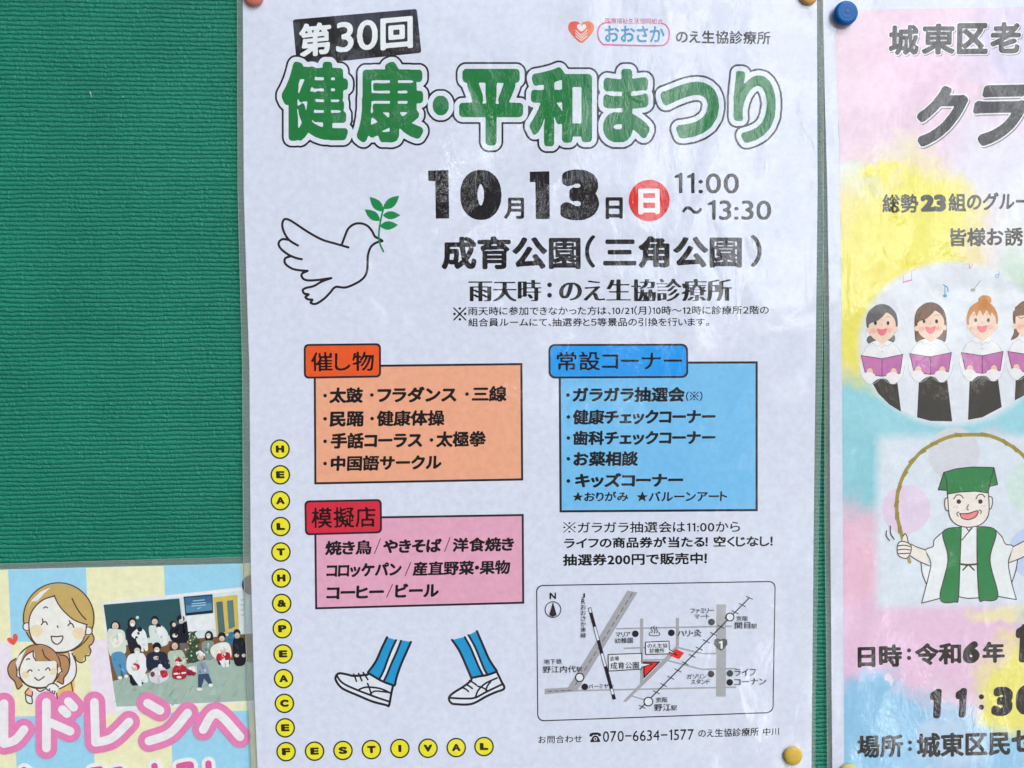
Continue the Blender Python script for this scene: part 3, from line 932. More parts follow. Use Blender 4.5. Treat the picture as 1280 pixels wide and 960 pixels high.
# -- contact line
c_ = Ink(M, 'contact_lettering', base=0)
c_.text('お問合わせ', (673, 727.5, 919.2, 929), INKB, 0.010, slope=-.025)
ph = [(x * .93 + 21.5, y) for x, y in ()]
c_.poly(zm((306, 802), (310, 788), (326, 783), (346, 782), (362, 786), (367, 800), (353, 802), (350, 794), (324, 795), (321, 803)), LINE)
c_.poly(zm((322, 806), (330, 798), (344, 798), (352, 805), (362, 826), (361, 830), (312, 831), (311, 827)), LINE)
c_.ring(*zm((337, 815))[0], 1.7, .9, (214, 219, 234), n=20)
c_.text('070−6634−1577', (753.8, 867.2, 912.4, 926), INKB, .004, slope=-.025)
c_.text('のえ生協診療所', (873, 948.4, 910.4, 920.8), INKB, .012, slope=-.03)
c_.text('中川', (953.8, 973.8, 909.6, 919.2), INKB, .008, slope=-.03)
c_.build()

# -- yellow letter discs
DISCS = [('H', 350, 561.4), ('E', 350.4, 593.5), ('A', 350.5, 625.9), ('L', 350.8, 658.2), ('T', 351.1, 690), ('H', 351.6, 722.6), ('&', 352.1, 754.3), ('P', 352.9, 785.9),
         ('E', 353.8, 817.4), ('A', 354.5, 848.3), ('C', 355.5, 879.2), ('E', 356.5, 909.8), ('F', 357.6, 939.6),
         ('E', 393.2, 939), ('S', 428.7, 938.1), ('T', 464.3, 937), ('I', 499.8, 935.6), ('V', 535, 935.3), ('A', 570.3, 934.5), ('L', 605, 933.2)]
for ch, x, y in DISCS:
    k = Ink(M, 'letter_disc', base=0)
    k.ellipse(x, y, 12.3, 12.3, (40, 36, 40), n=40)
    k.ellipse(x, y, 10.45, 10.45, (228, 220, 48), n=40)
    hw = 2.0 if ch == 'I' else 5.3
    k.text(ch, (x - hw, x + hw, y - 4.6, y + 4.4), (44, 36, 24), .075, slope=-.02, shear=-.03)
    k.build()

# -- striped trouser legs in sports shoes
zf = Z(400, 780, 5.3333)
TB = (36, 146, 202); PWH = (214, 220, 236); SW = 2.65
def leg(name, fill, stripe, lines, shoe):
    k = Ink(M, name, base=0)
    k.poly(zf(*shoe), PWH, False)
    k.poly(zf(*fill), TB)
    k.poly(zf(*stripe), PWH)
    k.strokes([(zf(*p), SW * s) for p, s in lines], LINE)
    k.build()
leg('left_leg_drawing'.replace('left_', 'striped_'), ((447, 88), (505, 106), (540, 108), (605, 118), (575, 190), (540, 270), (510, 350), (495, 408), (430, 388), (385, 365), (320, 325), (370, 250), (410, 160)),
    ((508, 106), (540, 110), (510, 190), (478, 260), (450, 330), (425, 385), (398, 370), (425, 310), (450, 240), (480, 165)),
    [(((447, 88), (412, 160), (372, 250), (320, 322)), 1.1), (((507, 108), (480, 165), (450, 240), (425, 310), (395, 368)), 1), (((540, 112), (510, 190), (478, 260), (450, 330), (424, 384)), 1),
     (((606, 120), (575, 190), (540, 270), (512, 350), (500, 405)), 1.1), (((320, 325), (385, 365), (430, 388), (495, 411)), 1.1),
     (((318, 338), (225, 346), (175, 335), (128, 329), (106, 348), (108, 380), (150, 430), (250, 475), (350, 517), (440, 540), (460, 543), (474, 470), (486, 412)), 1.1),
     (((112, 340), (128, 370), (165, 402), (260, 445), (380, 490), (458, 516)), .95),
     (((225, 335), (234, 355), (243, 382)), .8), (((257, 330), (268, 352), (279, 378)), .8), (((288, 324), (303, 345), (319, 371)), .8),
     (((262, 436), (310, 421), (400, 430), (468, 460)), .85), (((335, 466), (372, 447), (462, 457)), .75), (((317, 397), (330, 430), (341, 466)), .8)],
    ((318, 336), (225, 345), (130, 330), (106, 350), (110, 382), (150, 430), (250, 475), (350, 516), (440, 540), (460, 543), (486, 410), (400, 370)))
leg('striped_leg_drawing', ((880, 106), (965, 86), (990, 74), (1045, 46), (1090, 150), (1130, 240), (1176, 312), (1115, 340), (1010, 360), (975, 280), (930, 180)),
    ((965, 88), (992, 74), (1030, 145), (1062, 220), (1090, 290), (1115, 335), (1085, 342), (1060, 290), (1028, 220), (1000, 150)),
    [(((880, 106), (930, 180), (975, 280), (1008, 358)), 1.1), (((965, 88), (1000, 150), (1030, 220), (1060, 290), (1085, 340)), 1), (((990, 74), (1030, 145), (1062, 220), (1090, 290), (1114, 335)), 1),
     (((1046, 48), (1090, 150), (1130, 240), (1178, 312)), 1.1), (((1008, 360), (1060, 349), (1115, 340), (1178, 318)), 1.1),
     (((1010, 372), (990, 392), (945, 425), (900, 452), (866, 480), (860, 502), (872, 524), (900, 534), (1010, 533), (1110, 482), (1170, 455), (1228, 430), (1208, 380), (1180, 322)), 1.1),
     (((866, 492), (950, 497), (1032, 492), (1110, 452), (1214, 402)), .95),
     (((948, 424), (970, 433), (990, 450)), .8), (((972, 404), (995, 414), (1015, 430)), .8), (((997, 377), (1020, 390), (1042, 406)), .8),
     (((1036, 490), (1056, 440), (1105, 395), (1180, 360)), .85), (((1050, 414), (1085, 425), (1112, 440)), .75), (((1104, 440), (1118, 410), (1138, 384)), .8)],
    ((1010, 370), (945, 425), (866, 480), (860, 502), (872, 524), (900, 534), (1010, 533), (1110, 482), (1228, 430), (1180, 320), (1115, 340)))

# ================================================================== children's group flyer (lower left)
VERT = lambda x: 0.04
l_paper = [(-395, 731.5), (-395, 1725), (352, 1725), (322.5, 960), (322, 702.9), (313, 704.2), (0, 712)]
l_film = [(-403, 723), (-403, 1733), (360, 1733), (330.5, 960), (330, 695), (313, 695.6), (0, 704.6)]
L = Sheet('children_flyer', 'pastel checked flyer with a mother and child drawing, partly under the festival poster', 'flyer', 0.0006, l_film, l_paper,
          'laminated posters pinned to the board')
YE, BL, LV = (242, 234, 190), (152, 206, 238), (228, 218, 234)
ck = Ink(L, 'pastel_checks', base=0)
def gx(k, y): return 10 + 97.5 * k + (y - 712) * (.044 + .0 * k)
def gy(k, x): return (712.6, 803, 896, 990, 1084)[k] - .026 * (x) - (.0 if k else .0)
PAT = {0: (BL, YE), 1: (YE, LV), 2: (BL, YE), 3: (YE, LV)}
for r in range(4):
    for k in range(-4, 4):
        def xx(kk, rr, x_guess): 
            y = gy(rr, x_guess); return (min(gx(kk, y), 322), y)
        x0g, x1g = 10 + 97.5 * k, 10 + 97.5 * (k + 1)
        if x0g > 318: continue
        c = PAT[r][k % 2]
        ck.poly([xx(k, r, x0g), xx(k + 1, r, x1g), xx(k + 1, r + 1, x1g), xx(k, r + 1, x0g)], c, same=(r + k) > -4)
ck.build()
zp = Z(125, 735, 6.4)
pb = Ink(L, 'photo_print', base=3)
pb.poly(zp((16, 116), (1250, -20), (1262, 905), (120, 985)), (226, 232, 240))
pb.poly(zp((28, 134), (1250, 10), (1258, 900), (132, 950)), (206, 220, 226))
pb.poly(zp((60, 470), (1255, 360), (1258, 900), (132, 950)), (124, 88, 52))
pb.poly(zp((100, 745), (900, 560), (1255, 600), (1258, 900), (132, 950)), (158, 180, 170))
for k in range(44):
    x = random.uniform(140, 1150); y = random.uniform(660, 900)
    pb.poly(zp((x, y), (x + 12, y), (x + random.uniform(-50, 20), y + 60), (x - 14 + random.uniform(-40, 0), y + 60)), random.choice([(163, 186, 176), (154, 175, 165), (167, 190, 181), (150, 171, 160)]))
pb.poly(zp((28, 134), (634, 84), (668, 370), (70, 430)), (48, 84, 92))
pb.poly(zp((70, 430), (668, 368), (669, 376), (71, 440)), (196, 200, 196))
pb.ellipse(*zp((299, 236))[0], 2, 2, (190, 214, 222))
pb.poly(zp((634, 84), (644, 83), (680, 360), (668, 370)), (196, 204, 206))
pb.poly(zp((668, 70), (900, 50), (905, 200), (685, 222)), (36, 44, 56))
pb.poly(zp((676, 78), (892, 60), (897, 178), (690, 200)), (58, 104, 146))
pb.poly(zp((686, 140), (892, 118), (897, 178), (690, 200)), (84, 136, 170))
for y, x0, x1 in ((98, 745, 835), (120, 735, 845), (138, 735, 845), (160, 780, 805)):
    pb.strokes([(zp((x0, y + 6), (x1, y - 3)), 1.0)], (176, 206, 222))
pb.poly(zp((690, 228), (912, 205), (925, 330), (705, 350)), (224, 230, 232))
pb.poly(zp((908, 75), (1100, 55), (1112, 330), (935, 390)), (206, 182, 92))
pb.poly(zp((930, 112), (980, 106), (1002, 350), (948, 372)), (82, 108, 112))
pb.poly(zp((1015, 102), (1066, 96), (1080, 310), (1030, 330)), (92, 124, 122))
for y in (90, 130, 170, 210): pb.poly(zp((1125, y), (1160, y - 4), (1161, y + 8), (1126, y + 12)), (186, 196, 202))
pb = pb.build()
def fig(base, *shapes):
    k = Ink(L, 'printed_figure', parent=pb, base=base)
    for kind, pts, c in shapes:
        if kind == 'e':
            cx, cy, rx, ry = pts; (px, py), = zp((cx, cy)); k.ellipse(px, py, rx / 6.4, ry / 6.4, c, n=20)
        else: k.poly(zp(*pts), c, kind == 'c')
    for kind, pts, c in shapes:
        if kind == 'c':                                           # folds and patches of the clothes
            ctr = np.mean(np.array(pts, float), 0)
            for _ in range(5):
                q = ctr + (np.array(pts[random.randrange(len(pts))]) - ctr) * random.uniform(.1, .7)
                f = random.choice((.9, .94, 1.05, 1.08) if sum(c) > 480 else (.76, .86, 1.2, 1.34)); c2 = tuple(int(min(236, v * f + (8 if f > 1 else 0))) for v in c)
                (px, py), = zp(tuple(q)); k.ellipse(px, py, random.uniform(.7, 1.6), random.uniform(1.4, 3.6), c2, random.uniform(-.8, .8), n=10)
    for kind, pts, c in shapes:
        if kind == 'e' and c == SK and pts[2] > 17:               # hairline, eyes and the white masks
            cx, cy, rx, ry = pts
            (px, py), = zp((cx, cy + ry * .45)); k.ellipse(px, py, rx / 8.5, ry / 14, random.choice(((226, 228, 230), (200, 176, 162), (204, 182, 168))), n=14)
            for sx_ in (-.4, .4):
                (px, py), = zp((cx + rx * sx_, cy - ry * .12)); k.ellipse(px, py, .42, .36, (58, 46, 48), n=8)
    k.build()
DK, SK, WT, RD, NV = (34, 34, 44), (214, 196, 180), (222, 230, 230), (172, 40, 56), (36, 44, 66)
fb = 52
fig(fb, ('c', ((735, 300), (775, 340), (760, 370), (800, 430), (785, 460), (812, 560), (740, 600), (680, 560), (715, 470), (700, 440), (725, 380), (705, 350)), (54, 78, 62)),
    *[('e', (735 + math.sin(i * 7.1) * (8 + i * 2.0), 320 + i * 8.2, 7, 7), ((214, 216, 190), (96, 120, 90), (170, 150, 100))[i % 3]) for i in range(32)])
fig(fb, ('e', (125, 315, 40, 52), DK), ('e', (122, 305, 26, 30), SK), ('c', ((62, 345), (120, 330), (190, 345), (205, 430), (198, 525), (80, 540)), (206, 216, 206)),
    ('c', ((80, 400), (150, 360), (190, 400), (150, 470), (100, 460)), (226, 228, 216)), ('c', ((90, 535), (195, 525), (215, 690), (188, 700), (160, 600), (166, 705), (136, 708)), (84, 142, 182)),
    ('e', (160, 718, 18, 14), WT), ('e', (210, 706, 18, 13), WT))
fig(fb, ('e', (256, 290, 36, 54), DK), ('e', (260, 282, 22, 28), SK), ('c', ((208, 340), (260, 325), (320, 335), (345, 500), (300, 540), (240, 510)), (40, 38, 50)),
    ('c', ((252, 375), (300, 325), (345, 330), (372, 380), (384, 490), (360, 500), (340, 440), (350, 500), (330, 505), (290, 420)), WT), ('e', (318, 330, 20, 20), DK))
fig(fb, ('e', (438, 255, 30, 34), DK), ('e', (438, 270, 23, 24), SK), ('c', ((390, 315), (440, 300), (500, 305), (545, 370), (535, 455), (425, 455)), (208, 218, 214)),
    ('e', (468, 305, 20, 20), DK), ('c', ((455, 320), (500, 320), (535, 370), (530, 440), (505, 450), (480, 410)), WT))
fig(fb, ('e', (645, 248, 32, 32), DK), ('e', (650, 268, 19, 20), SK), ('c', ((598, 300), (650, 285), (700, 265), (722, 310), (712, 400), (690, 445), (610, 440), (560, 400), (565, 320)), (32, 34, 46)),
    ('e', (582, 290, 26, 28), DK), ('e', (592, 294, 15, 17), SK), ('e', (600, 380, 22, 16), SK), ('p', ((640, 440), (692, 440), (690, 510), (650, 505)), (98, 104, 108)))
fig(fb + 8, ('e', (872, 388, 34, 46), DK), ('e', (868, 382, 18, 22), SK), ('c', ((815, 440), (870, 420), (912, 440), (905, 560), (850, 570), (820, 510)), (126, 146, 142)))
fig(fb + 8, ('e', (1046, 315, 34, 34), DK), ('e', (1044, 328, 22, 22), SK), ('c', ((1005, 365), (1050, 350), (1080, 370), (1078, 450), (1010, 450)), (58, 112, 142)), ('e', (1015, 370, 14, 16), SK))
fig(fb + 12, ('e', (1095, 360, 29, 32), DK), ('e', (1098, 380, 20, 24), SK), ('c', ((1062, 425), (1100, 405), (1150, 405), (1166, 520), (1154, 612), (1078, 606)), (30, 32, 42)), ('e', (1094, 540, 18, 14), SK), ('e', (1150, 540, 16, 14), SK))
fig(fb + 12, ('e', (975, 385, 32, 32), DK), ('e', (975, 405, 22, 22), SK), ('c', ((900, 465), (970, 435), (1035, 450), (1046, 560), (940, 575), (885, 515)), (222, 222, 212)),
    ('p', ((930, 560), (1040, 560), (1040, 610), (950, 615)), (40, 40, 50)), ('e', (985, 468, 34, 18), WT), ('e', (985, 500, 24, 26), SK), ('c', ((938, 530), (985, 515), (1036, 520), (1036, 580), (938, 585)), RD),
    ('p', ((975, 525), (1000, 525), (1000, 582), (975, 582)), WT), ('p', ((955, 582), (1032, 575), (1030, 632), (1010, 634), (1000, 590), (1000, 634), (980, 634)), WT))
fig(fb + 12, ('e', (297, 482, 34, 34), DK), ('e', (297, 502, 24, 24), SK), ('p', ((236, 680), (345, 700), (345, 770), (262, 782), (240, 755)), (30, 32, 42)),
    ('c', ((225, 545), (295, 520), (352, 530), (378, 620), (350, 690), (250, 695), (212, 640)), (226, 232, 236)), ('e', (285, 630, 34, 30), RD), ('e', (275, 640, 22, 24), SK),
    ('c', ((250, 680), (320, 665), (370, 695), (385, 750), (350, 755), (320, 720), (335, 775), (310, 780)), WT))
fig(fb + 22, ('e', (455, 468, 34, 34), (28, 30, 40)), ('e', (455, 494, 22, 22), SK), ('c', ((385, 525), (455, 510), (525, 520), (560, 605), (540, 650), (395, 660), (368, 600)), NV), ('e', (450, 560, 24, 16), SK),
    ('c', ((395, 690), (430, 645), (500, 630), (545, 680), (540, 730), (470, 765), (405, 745)), (206, 208, 216)), ('c', ((480, 665), (530, 660), (542, 700), (500, 718)), RD), ('e', (420, 690, 18, 22), (120, 56, 84)), ('e', (490, 610, 24, 24), DK), ('e', (482, 625, 18, 18), WT))
fig(fb + 22, ('e', (598, 475, 42, 44), (72, 52, 44)), ('e', (598, 465, 24, 28), SK), ('c', ((545, 520), (600, 500), (660, 505), (692, 600), (660, 640), (560, 630)), (176, 190, 176)),
    ('c', ((585, 640), (635, 610), (695, 640), (682, 722), (586, 722)), RD), ('c', ((690, 660), (730, 640), (768, 680), (750, 695), (695, 695)), (156, 44, 72)), ('c', ((700, 640), (760, 628), (800, 660), (770, 676)), WT),
    ('e', (628, 602, 22, 22), SK), ('c', ((600, 590), (612, 565), (640, 562), (658, 590)), RD), ('e', (630, 592, 28, 6), WT), ('p', ((590, 680), (688, 672), (688, 684), (590, 694)), WT), ('e', (632, 714, 20, 10), WT))
fig(fb + 36, ('e', (803, 525, 32, 26), (52, 48, 52)), ('e', (803, 552, 25, 27), SK), ('c', ((770, 520), (800, 500), (838, 530), (834, 545), (800, 516), (774, 535)), WT),
    ('c', ((775, 620), (810, 590), (845, 600), (870, 685), (788, 692)), (140, 158, 176)), ('p', ((786, 690), (868, 684), (900, 765), (872, 772), (832, 722), (812, 796), (784, 794)), (58, 78, 110)), ('e', (795, 810, 24, 13), WT), ('e', (886, 778, 18, 14), WT))

# -- mother and child
zk = Z(0, 720, 6.0)
OL, HA, HB, FA, CH = (84, 60, 52), (192, 166, 104), (178, 136, 98), (236, 236, 224), (242, 212, 178)
k = Ink(L, 'mother_and_child_drawing', base=2)
ow = 1.6
def out(*lines): k.strokes([(zk(*p), ow) for p in lines], OL, step=.24)
k.poly(zk((520, 570), (560, 600), (572, 680), (560, 760), (545, 900), (430, 910), (440, 600)), (248, 190, 110), True)
k.poly(zk((600, 420), (690, 430), (706, 480), (670, 530), (680, 570), (640, 600), (610, 650), (570, 630), (545, 570)), HA, True)
out(((690, 430), (706, 470), (690, 510), (668, 528), (682, 560), (668, 596), (640, 600), (640, 632), (610, 650), (575, 635), (560, 600)))
k.ellipse(*zk((440, 315))[0], 272 / 6, 256 / 6, HA, n=48)
k.ring(*zk((440, 315))[0], 264 / 6, 1.6, OL, n=56)
k.poly(zk((205, 250), (240, 180), (300, 120), (380, 85), (330, 130), (280, 190), (262, 165), (290, 190), (240, 190)), (250, 246, 236))
k.ellipse(*zk((202, 380))[0], 4, 6.2, FA); k.ellipse(*zk((662, 412))[0], 4, 6.2, FA)
k.ring(*zk((202, 380))[0], 5.0, 1.4, OL, n=28); k.ring(*zk((662, 412))[0], 5.0, 1.4, OL, n=28)
k.poly(zk((400, 152), (330, 175), (262, 232), (222, 310), (220, 410), (252, 490), (330, 550), (430, 572), (530, 558), (610, 500), (642, 430), (655, 366), (560, 330), (480, 260), (430, 200), (408, 150)), FA)
k.poly(zk((408, 150), (440, 215), (490, 275), (560, 332), (660, 366), (680, 330), (640, 180), (520, 100)), HA)
out(((410, 150), (330, 175), (262, 232), (222, 310), (220, 410), (252, 490), (330, 550), (430, 572), (530, 558), (610, 500), (640, 430), (648, 372)),
    ((406, 146), (440, 215), (490, 275), (560, 332), (655, 366)), ((540, 168), (570, 230), (606, 285), (645, 328)))
k.ellipse(*zk((272, 410))[0], 8, 7.5, CH); k.ellipse(*zk((590, 430))[0], 8, 7.5, CH)
out(((310, 366), (325, 346), (345, 345), (356, 364)), ((322, 345), (318, 322)), ((510, 372), (525, 356), (542, 360), (554, 385)), ((530, 356), (520, 336)), ((328, 240), (342, 231), (356, 238)), ((430, 374), (434, 386)))
k.poly(zk((383, 452), (470, 452), (458, 492), (428, 512), (396, 494)), (240, 236, 230))
out(((383, 452), (425, 455), (470, 452), (460, 490), (428, 512), (394, 492), (383, 452)))
# arm
k.poly(zk((515, 575), (545, 580), (570, 650), (572, 730), (540, 790), (470, 840), (400, 865), (350, 840), (350, 815), (420, 805), (480, 770), (515, 710)), (238, 232, 236), True)
out(((540, 580), (568, 650), (570, 730), (540, 790), (470, 835), (430, 850)), ((516, 580), (524, 650), (510, 715)), ((535, 800), (546, 870)))
# child
k.poly(zk((195, 850), (240, 835), (330, 850), (420, 880), (430, 960), (240, 970), (196, 930), (190, 880)), (240, 226, 230))
k.poly(zk((188, 880), (215, 840), (245, 860), (235, 900)), (240, 168, 140), True)
out(((215, 840), (188, 880), (236, 902), (244, 870)), ((192, 895), (200, 945), (240, 955), (238, 905)))
k.poly(zk((130, 620), (85, 640), (60, 690), (70, 750), (110, 790), (130, 850), (165, 820), (165, 740)), HB, True)
k.poly(zk((455, 590), (500, 600), (522, 660), (510, 720), (480, 760), (470, 812), (430, 770), (425, 650)), HB, True)
out(((118, 622), (80, 645), (58, 695), (72, 752), (110, 792), (133, 848), (168, 818)), ((440, 590), (500, 605), (522, 660), (508, 722), (480, 762), (472, 810), (430, 790)))
k.ellipse(*zk((288, 678))[0], 28, 26.5, HB, n=44); k.ring(*zk((288, 678))[0], 27.6, 1.5, OL, n=50)
k.poly(zk((118, 650), (140, 600), (200, 545), (170, 600), (150, 660), (130, 700)), (250, 246, 238))
k.ellipse(*zk((138, 740))[0], 3, 4.4, FA); k.ellipse(*zk((448, 710))[0], 3, 4.4, FA)
k.poly(zk((255, 560), (190, 600), (150, 680), (150, 750), (200, 815), (290, 838), (380, 820), (430, 740), (430, 660), (412, 636), (340, 640), (268, 640)), FA)
out(((248, 562), (190, 600), (150, 680), (150, 750), (200, 815), (290, 838), (380, 820), (425, 750), (430, 660)), ((250, 560), (250, 600), (270, 636)), ((318, 552), (335, 600), (374, 635)), ((128, 722), (126, 750), (145, 764)), ((455, 690), (464, 712), (445, 732)))
k.ellipse(*zk((190, 742))[0], 4.5, 4.4, CH); k.ellipse(*zk((402, 716))[0], 4.5, 4.4, CH)
out(((206, 722), (218, 706), (232, 706), (240, 714)), ((342, 704), (356, 690), (368, 692), (374, 708)), ((260, 762), (290, 782), (332, 755)), ((198, 628), (212, 620), (222, 624)), ((290, 703), (293, 707)))
k.poly(zk((344, 840), (370, 812), (410, 808), (440, 835), (430, 870), (400, 885), (370, 860)), (244, 236, 232), True)
out(((342, 842), (370, 812), (410, 808), (438, 832)), ((344, 842), (362, 858), (372, 846)), ((372, 858), (384, 880), (394, 862)), ((392, 872), (404, 888), (412, 864)), ((424, 880), (430, 920)), ((272, 846), (300, 866), (334, 850)))
k.build()
k = Ink(L, 'heart_drawing', base=2)
k.poly(zk((104, 517), (70, 500), (53, 480), (60, 465), (82, 462), (95, 474), (98, 445), (112, 432), (130, 445), (132, 475)), (226, 92, 76), True)
k.build()
# -- pink outlined words
zl = Z(0, 850, 4.0)
k = Ink(L, 'pink_title_lettering', base=95)
core = [zl((20, 118), (20, 318)), zl((20, 318), (75, 300), (120, 248)), zl((232, 112), (232, 340)), zl((240, 208), (350, 256)), zl((312, 148), (334, 168)), zl((342, 108), (368, 136)),
        zl((472, 112), (478, 312)), zl((478, 312), (560, 290), (645, 210)), zl((738, 116), (800, 152)), zl((745, 305), (850, 265), (938, 165)), zl((1016, 248), (1082, 166), (1200, 284))]
k.strokes([(c, 27.5) for c in core], (222, 128, 178), step=.5)
k.strokes([(c, 10.8) for c in core], (238, 236, 240), step=.5)
sub = [zl((120, 450), (150, 470)), zl((462, 452), (500, 447)), zl((575, 452), (600, 447)), zl((772, 430), (778, 470)), zl((895, 432), (952, 424), (944, 470)), zl((1042, 418), (1046, 470))]
k.strokes([(c, 17.5) for c in sub], (240, 238, 242), step=.5)
k.strokes([(c, 8) for c in sub], (214, 92, 156), step=.5)
k.build()

# ================================================================== singing contest poster (right)
VERT = lambda x: 0.006
r_paper = [(1028.2, -10), (1028.6, 0), (1031, 120), (1034.2, 240), (1037, 440), (1037.6, 640), (1039.6, 880), (1040.4, 960), (1040.8, 985), (1765, 972), (1758, -22)]
r_film = [(1021.6, -18), (1022.0, 0), (1024.4, 120), (1028.0, 240), (1030.6, 440), (1030.6, 640), (1033.4, 880), (1034, 960), (1034.2, 993), (1773, 980), (1766, -30)]
Q = Sheet('singing_contest_poster', 'watercolour pink, yellow and blue poster with a choir and a man twirling a green staff', 'poster', 0.0010, r_film, r_paper,
          'laminated posters pinned to the board')
def watercolour_mat(depth):
    m = bpy.data.materials.new('watercolour_print'); m.use_nodes = True
    t = m.node_tree; t.nodes.clear()
    o = N(t, 'ShaderNodeOutputMaterial')
    gr = N(t, 'ShaderNodeGroup'); gr.node_tree = PRINT
    t.links.new(gr.outputs[0], o.inputs[0])
    geo = N(t, 'ShaderNodeNewGeometry')
    sep = N(t, 'ShaderNodeSeparateXYZ'); t.links.new(geo.outputs['Position'], sep.inputs[0])
    n1 = N(t, 'ShaderNodeTexNoise'); n1.inputs['Scale'].default_value = 55; n1.inputs['Detail'].default_value = 5; n1.inputs['Roughness'].default_value = .62
    t.links.new(geo.outputs['Position'], n1.inputs['Vector'])
    sc = N(t, 'ShaderNodeSeparateColor'); t.links.new(n1.outputs['Color'], sc.inputs[0])
    wx = mth(t, 'MULTIPLY_ADD', mth(t, 'SUBTRACT', sc.outputs[0], .5), .030, sep.outputs['X'])
    wz = mth(t, 'MULTIPLY_ADD', mth(t, 'SUBTRACT', sc.outputs[1], .5), .030, sep.outputs['Z'])
    pat = noise(t, geo.outputs['Position'], 75, 4, .6)
    cur = None
    def rgb(c):
        n = N(t, 'ShaderNodeRGB'); n.outputs[0].default_value = albedo(c) + (1,); return n.outputs[0]
    cur = rgb((222, 196, 214))
    def over(mask, c):
        nonlocal cur
        mx = N(t, 'ShaderNodeMix', data_type='RGBA')
        t.links.new(mask, mx.inputs['Factor']); t.links.new(cur, mx.inputs['A']); t.links.new(rgb(c), mx.inputs['B'])
        cur = mx.outputs['Result']
    def blob(cx, cy, rx, ry, c, soft=.5, crisp=False, amt=1.0):
        c0 = P(cx, cy, depth); ex = abs(P(cx + rx, cy, depth).x - c0.x); ez = abs(P(cx, cy + ry, depth).z - c0.z)
        X, Zz = (sep.outputs['X'], sep.outputs['Z']) if crisp else (wx, wz)
        dx = mth(t, 'MULTIPLY', mth(t, 'SUBTRACT', X, c0.x), 1 / ex); dz = mth(t, 'MULTIPLY', mth(t, 'SUBTRACT', Zz, c0.z), 1 / ez)
        d = mth(t, 'SQRT', mth(t, 'ADD', mth(t, 'MULTIPLY', dx, dx), mth(t, 'MULTIPLY', dz, dz)))
        f = mth(t, 'MULTIPLY', mth(t, 'SUBTRACT', 1 + soft / 2, d), 1 / soft, clamp=True)
        if not crisp: f = mth(t, 'MULTIPLY', f, mth(t, 'MULTIPLY_ADD', pat, .5, .82), clamp=True)
        if amt < 1: f = mth(t, 'MULTIPLY', f, amt)
        over(f, c)
    def box(x0, x1, y0, y1, c, soft):
        a, b3 = P(x0, y0, depth), P(x1, y1, depth); s = soft
        f = None
        for v in (mth(t, 'SUBTRACT', sep.outputs['X'], a.x), mth(t, 'SUBTRACT', b3.x, sep.outputs['X']), mth(t, 'SUBTRACT', a.z, sep.outputs['Z']), mth(t, 'SUBTRACT', sep.outputs['Z'], b3.z)):
            v = mth(t, 'MULTIPLY_ADD', v, 1 / s, .5, clamp=True)
            f = v if f is None else mth(t, 'MULTIPLY', f, v)
        over(f, c)
    WHT = (216, 222, 238)
    blob(1150, 80, 60, 60, (226, 196, 218), .9)
    blob(1265, 55, 55, 55, (206, 200, 228), .9)
    blob(1120, 190, 30, 22, (226, 212, 216), .9)
    blob(1260, 210, 70, 60, (218, 216, 236), .8)
    blob(1070, 226, 40, 20, WHT, .7)
    blob(1120, 380, 105, 165, (240, 222, 104), .6)
    blob(1150, 270, 60, 60, (242, 222, 92), .8)
    blob(1110, 335, 40, 14, (244, 214, 72), 1.1)
    blob(1075, 390, 30, 60, (238, 220, 104), 1.0)
    blob(1095, 210, 20, 10, (234, 222, 92), .7)
    blob(1290, 300, 55, 75, (222, 226, 232), .7)
    blob(1275, 350, 24, 28, (192, 212, 200), .8)
    blob(1060, 565, 100, 82, (138, 198, 212), .5)
    blob(1230, 520, 200, 40, (150, 206, 220), .5)
    blob(1045, 740, 62, 110, (226, 180, 202), .55)
    blob(1120, 800, 170, 60, (224, 188, 216), .5)
    blob(1258, 770, 50, 14, (236, 218, 178), .7)
    blob(1276, 880, 55, 75, (240, 222, 118), .5)
    blob(1290, 960, 45, 30, (232, 230, 226), .6)
    blob(1085, 910, 88, 62, (138, 190, 224), .42)
    blob(1180, 960, 110, 70, (146, 194, 228), .35)
    blob(1195, 930, 40, 30, (206, 214, 234), .9, amt=.5)
    blob(1114, 853, 8, 5, (222, 214, 232), .6)
    for cx in range(1340, 1760, 70):
        blob(cx, 150 + (cx * 37) % 700, 60, 90, ((234, 224, 120), (140, 194, 224), (226, 186, 212))[(cx // 70) % 3], .6)
    box(1097, 1480, 546, 752, (210, 220, 238), .0042)
    blob(1191, 430, 116, 102, (216, 222, 240), .09, True)
    for cx, cy, rr, c in ((1192.5, 567, 32, (206, 208, 218)), (1132.5, 637, 30, (219, 202, 226)), (1290, 608, 32, (202, 222, 218)), (1291, 690, 31, (184, 202, 235))):
        blob(cx, cy, rr, rr * 1.02, c, .05, True)
    t.links.new(cur, gr.inputs['Color'])
    return m
wc = Ink(Q, 'watercolour_background', base=0)
wc.poly([(1043.4, 12.6), (1690, 3), (1712, 962), (1055.2, 965), (1054.2, 740), (1052.8, 540), (1052.4, 440), (1050, 215)], watercolour_mat(0.0010))
wc.build()

